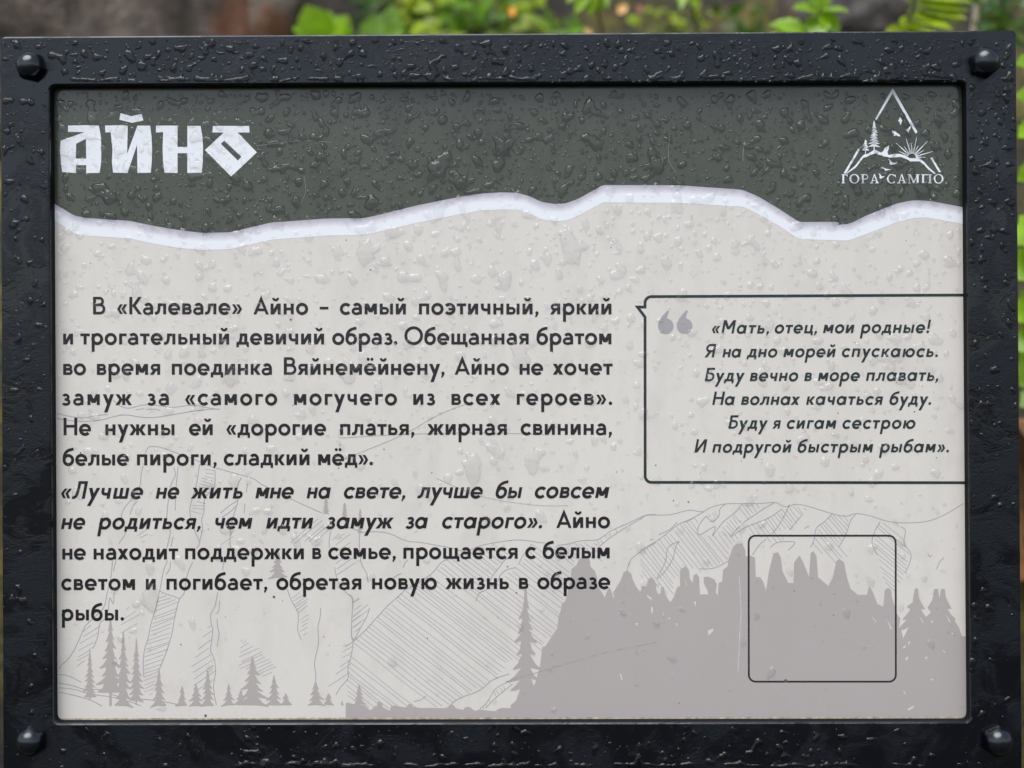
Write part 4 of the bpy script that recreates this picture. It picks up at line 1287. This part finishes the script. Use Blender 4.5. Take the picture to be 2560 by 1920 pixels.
def tube(V, F, pts, r0, r1, n=6):
    b = len(V)
    for i, p in enumerate(pts):
        d = (pts[min(i + 1, len(pts) - 1)] - pts[max(i - 1, 0)]).normalized()
        u = d.orthogonal().normalized(); v = d.cross(u)
        r = r0 + (r1 - r0) * i / max(1, len(pts) - 1)
        for k in range(n):
            a = 2 * math.pi * k / n
            V.append(p + u * r * math.cos(a) + v * r * math.sin(a))
    for i in range(len(pts) - 1):
        for k in range(n):
            F.append((b + i * n + k, b + i * n + (k + 1) % n, b + (i + 1) * n + (k + 1) % n, b + (i + 1) * n + k))

M_lime = leaf_mat("lime_leaf", (0.235, 0.42, 0.010))
M_mid = leaf_mat("mid_green_leaf", (0.15, 0.30, 0.016))
M_yel = leaf_mat("yellow_green_leaf", (0.30, 0.42, 0.012))
M_dark = leaf_mat("dark_green_leaf", (0.045, 0.12, 0.012))
M_stem = simple("plant_stem", lin(110, 120, 50), 0.6, 0.3, 60).m
M_dry = simple("dry_stalk", lin(150, 140, 118), 0.7, 0.25, 60).m

def plant(name, root, leaves, mat, label, cat="plant", group=None, seed=0):
    """leaves: (base px, base py, tip px, tip py, width px, depth offset); root: (px, py, depth) where the stem meets the bank"""
    rg = random.Random(seed)
    px, py, dep = root
    rt = WD(px, py, dep)
    rt.z = bank_h(rt.x, rt.y) if rt.y > 0.2 else rt.z
    e = empty(name, rt, label, cat, group)
    V, F, SV, SF = [], [], [], []
    hub = None
    nodes = []
    for bx, by, tx, ty, w, dd in leaves:
        d2 = dep + dd
        b_, t_ = WD(bx, by, d2), WD(tx, ty, d2 - 0.01 + rg.uniform(-0.012, 0.012))
        k = (D + d2) / D
        nrm = Vector((rg.uniform(-.35, .35), -0.8, 0.62 + rg.uniform(-.2, .25)))
        leaf_geo(V, F, b_ - rt, t_ - rt, w * 1.3 * S * k, nrm, teeth=1)
        nodes.append(b_)
    nodes.sort(key=lambda v: v.z)
    top = sum(nodes, Vector()) / len(nodes)
    mid = rt.lerp(top, 0.5) + Vector((0.01, 0.015, 0))
    main = [rt - rt, (rt.lerp(mid, 0.5)) - rt, mid - rt, top - rt]
    tube(SV, SF, main, 0.0022, 0.0012)
    for nd in nodes:
        if (nd - top).length > 0.004:
            tube(SV, SF, [top - rt, (top.lerp(nd, 0.5) + Vector((0, 0.004, 0.002))) - rt, nd - rt], 0.0011, 0.0007, 5)
    obj("foliage", mesh("foliage", V, F, True), mat, e)
    obj("stem", mesh("stem", SV, SF, True), M_stem, e)
    return e

# herb with rounded bright leaves, left of the middle
plant("leafy_herb", (840, 300, 0.50), [(800, 118, 738, 66, 74, 0), (800, 112, 768, 12, 70, 0.0), (805, 112, 822, 26, 66, 0.01), (810, 125, 735, 112, 70, 0.0), (825, 118, 850, 34, 60, 0), (848, 125, 862, 34, 46, 0.02), (815, 140, 800, 62, 80, 0.01)], M_lime, "lime green three lobed herb leaves left of the middle above the frame", seed=1)
plant("leafy_herb", (930, 320, 0.52), [(912, 130, 948, 30, 46, 0), (885, 128, 868, 64, 54, 0.01), (975, 125, 978, 8, 52, 0.02), (950, 150, 1000, 70, 40, 0)], M_mid, "upright pointed mid green leaves just right of the three lobed herb", seed=2)
rg = random.Random(5)
def spray(x0, x1, y0, y1, n, w0, w1, l0, l1, seed):
    r = random.Random(seed)
    out = []
    for _ in range(n):
        bx, by = r.uniform(x0, x1), r.uniform(y0, y1)
        a = r.uniform(0, 6.28); l = r.uniform(l0, l1)
        out.append((bx, by, bx + l * math.cos(a), by - abs(l * math.sin(a)) * 0.9, r.uniform(w0, w1), r.uniform(-0.05, 0.05)))
    return out
# low dark growth on the bank behind the brighter plants
plant("leafy_herb", (1120, 360, 0.72), spray(880, 1340, -40, 120, 110, 10, 24, 22, 60, 21), M_dark, "wide dark green herb growing behind the yellow green ones in the middle", seed=21)
plant("leafy_herb", (1620, 360, 0.66), spray(1500, 1780, 20, 130, 34, 8, 18, 16, 40, 22), M_yel, "tiny leaved yellowish creeping herb on the bank right of the dead leaves", seed=22)
plant("leafy_herb", (1880, 360, 0.60), spray(1790, 1960, 30, 130, 30, 10, 22, 22, 48, 23), M_dark, "small dark herb at the left foot of the broad leaved rowan seedling", seed=23)
plant("leafy_herb", (1060, 330, 0.60), spray(1000, 1130, -10, 110, 40, 16, 34, 30, 70, 3), M_yel, "yellowish low herb with small leaves in the middle above the frame", seed=3)
plant("leafy_herb", (1190, 330, 0.62), spray(1100, 1270, -30, 115, 60, 12, 30, 30, 80, 4), M_mid, "mid green tangled herb behind the middle of the frame", seed=4)
plant("leafy_herb", (1310, 330, 0.66), spray(1240, 1370, -20, 115, 38, 12, 26, 25, 60, 6), M_yel, "sparse yellow green herb right of the tangled one", seed=6)
plant("leafy_herb", (1410, 330, 0.58), spray(1370, 1460, 55, 125, 18, 12, 22, 30, 65, 7), M_mid, "small fern like herb low over the frame beside bare soil", seed=7)
plant("hanging_sprig", (1490, -120, 0.62), [(1470, -40, 1442, 28, 26, -0.2), (1478, -40, 1474, 38, 26, -0.2), (1490, -45, 1502, 30, 24, -0.2), (1500, -45, 1520, 14, 20, -0.19), (1465, -60, 1420, 0, 24, -0.2)], M_lime, "bright pointed leaflets hanging from the top edge over bare soil", seed=8)
plant("hanging_sprig", (1735, -120, 0.64), [(1712, -30, 1702, 18, 18, -0.2), (1738, -30, 1728, 15, 16, -0.2), (1722, -40, 1680, -6, 18, -0.2)], M_lime, "small pair of hanging leaflets at the top edge right of middle", seed=9)
plant("rowan_seedling", (2050, 300, 0.34), [(2050, 28, 1985, 12, 30, 0), (2050, 28, 2122, 20, 28, 0), (2052, 30, 2100, 82, 34, 0), (2048, 32, 2040, 100, 44, 0.005), (2020, 80, 1925, 52, 44, 0.0), (2030, 100, 1910, 92, 46, 0.0), (2050, 25, 2070, -40, 30, 0.005), (2050, 22, 2020, -40, 28, 0), (2015, 110, 1960, 120, 34, 0.01)], M_lime, "rowan seedling with broad lime leaflets behind the right half of the frame", seed=10)
plant("rowan_seedling", (2270, 300, 0.33), [(2290, -5, 2435, -8, 34, 0), (2288, 8, 2428, 14, 32, 0), (2285, 22, 2420, 34, 32, 0.004), (2280, 38, 2405, 44, 34, 0), (2272, 52, 2385, 62, 34, 0.003), (2265, 66, 2350, 82, 34, 0), (2260, 80, 2215, 78, 30, 0), (2280, 10, 2250, -20, 26, 0), (2285, 0, 2300, -60, 30, 0.004), (2262, 40, 2290, 92, 40, 0.006)], M_yel, "rowan seedling with long serrated yellow green leaflets near the right corner", seed=11)
plant("leafy_herb", (2520, 330, 0.48), spray(2440, 2590, -30, 130, 55, 12, 26, 25, 56, 12), M_dark, "dark green small leaved herb behind the top right corner", seed=12)
plant("leafy_bush", (2640, 1100, 0.22), [(2640, 180, 2548, 150, 70, 0), (2650, 260, 2545, 230, 80, 0.01), (2640, 330, 2552, 330, 70, 0.0), (2640, 420, 2550, 440, 60, 0.02), (2650, 560, 2546, 600, 90, 0), (2640, 640, 2545, 690, 90, 0.0), (2650, 760, 2546, 790, 90, 0.01), (2640, 830, 2545, 870, 80, 0.0), (2640, 900, 2548, 960, 90, 0.01), (2640, 980, 2550, 1010, 70, 0.01), (2680, 500, 2570, 520, 80, 0.03)], M_lime, "tall lime leaved bush seen past the right edge of the frame", seed=13)

def stalk():
    V, F = [], []
    p0 = WD(2420, 250, 0.44); p0.z = bank_h(p0.x, p0.y)
    pts = [Vector((0, 0, 0)), WD(2432, 90, 0.44) - p0, WD(2442, 20, 0.44) - p0, WD(2452, -60, 0.44) - p0]
    tube(V, F, pts, 0.0032, 0.0026, 8)
    o = obj("dry_stalk", mesh("dry_stalk", V, F, True), M_dry)
    o.location = p0
    tag(o, "thin grey dry stalk standing behind the top right corner", "stalk")
stalk()

def fallen(px, py, dep, r, mat, label, seed):
    rg = random.Random(seed)
    c = WD(px, py, dep)
    V, F = [], []
    a = rg.uniform(0, 6.28)
    k = (D + dep) / D
    d = Vector((math.cos(a), 0.1, math.sin(a))) * r * S * k
    leaf_geo(V, F, -d, d, r * S * k * 1.5, Vector((0.2, -0.9, 0.4)), fold=0.4)
    o = obj("fallen_leaf", mesh("fallen_leaf", V, F, True), mat)
    o.location = c
    tag(o, label, "leaf")
M_tan = simple("dead_leaf", lin(206, 160, 96), 0.6, 0.2, 60).m
M_or = simple("orange_leaf", lin(226, 150, 40), 0.6, 0.2, 60).m
fallen(1556, 22, 0.50, 17, M_tan, "tan dead leaf on the dark soil near the top edge", 1)
fallen(1472, 82, 0.50, 13, M_tan, "tan dead leaf just above the frame beside bare soil", 2)
fallen(1280, 28, 0.50, 14, M_or, "orange fallen leaf among the herbs in the middle", 3)
fallen(1598, 22, 0.52, 12, simple("russet_leaf", lin(150, 92, 66), 0.6, 0.2, 60).m, "russet dead leaf right of the tan one near the top edge", 4)

def log():
    c0, c1 = WD(2520, 1250, 0.285), WD(3900, 1170, 0.31)
    ax = c1 - c0
    V, F = [], []
    n = 28
    d = ax.normalized(); u = d.orthogonal().normalized(); v = d.cross(u)
    for j in range(24):
        t = j / 23
        for k in range(n):
            a = 2 * math.pi * k / n
            rr = 0.057 * (1 + 0.03 * mnoise.noise(Vector((math.cos(a) * 2, math.sin(a) * 2, t * 4))))
            V.append(ax * t + u * rr * math.cos(a) + v * rr * math.sin(a))
    for j in range(23):
        for k in range(n):
            F.append((j * n + k, j * n + (k + 1) % n, (j + 1) * n + (k + 1) % n, (j + 1) * n + k))
    F.append(tuple(range(n))); F.append(tuple(23 * n + k for k in range(n - 1, -1, -1)))
    m = Mat("log_wood")
    mp = m.n("ShaderNodeMapping"); mp.inputs["Scale"].default_value = (3, 40, 60)
    m.l(m.coord(), mp.inputs["Vector"])
    nz = m.noise(1.5, 5, 0.6, mp.outputs[0], 0.3)
    m.set(Base_Color=m.ramp(nz, [(0.3, lin(100, 66, 40)), (0.7, lin(170, 120, 76))]), Roughness=0.6)
    o = obj("log", mesh("log", V, F, True), m.m)
    o.location = c0
    tag(o, "brown log lying on the bank past the right edge of the frame", "log")
log()
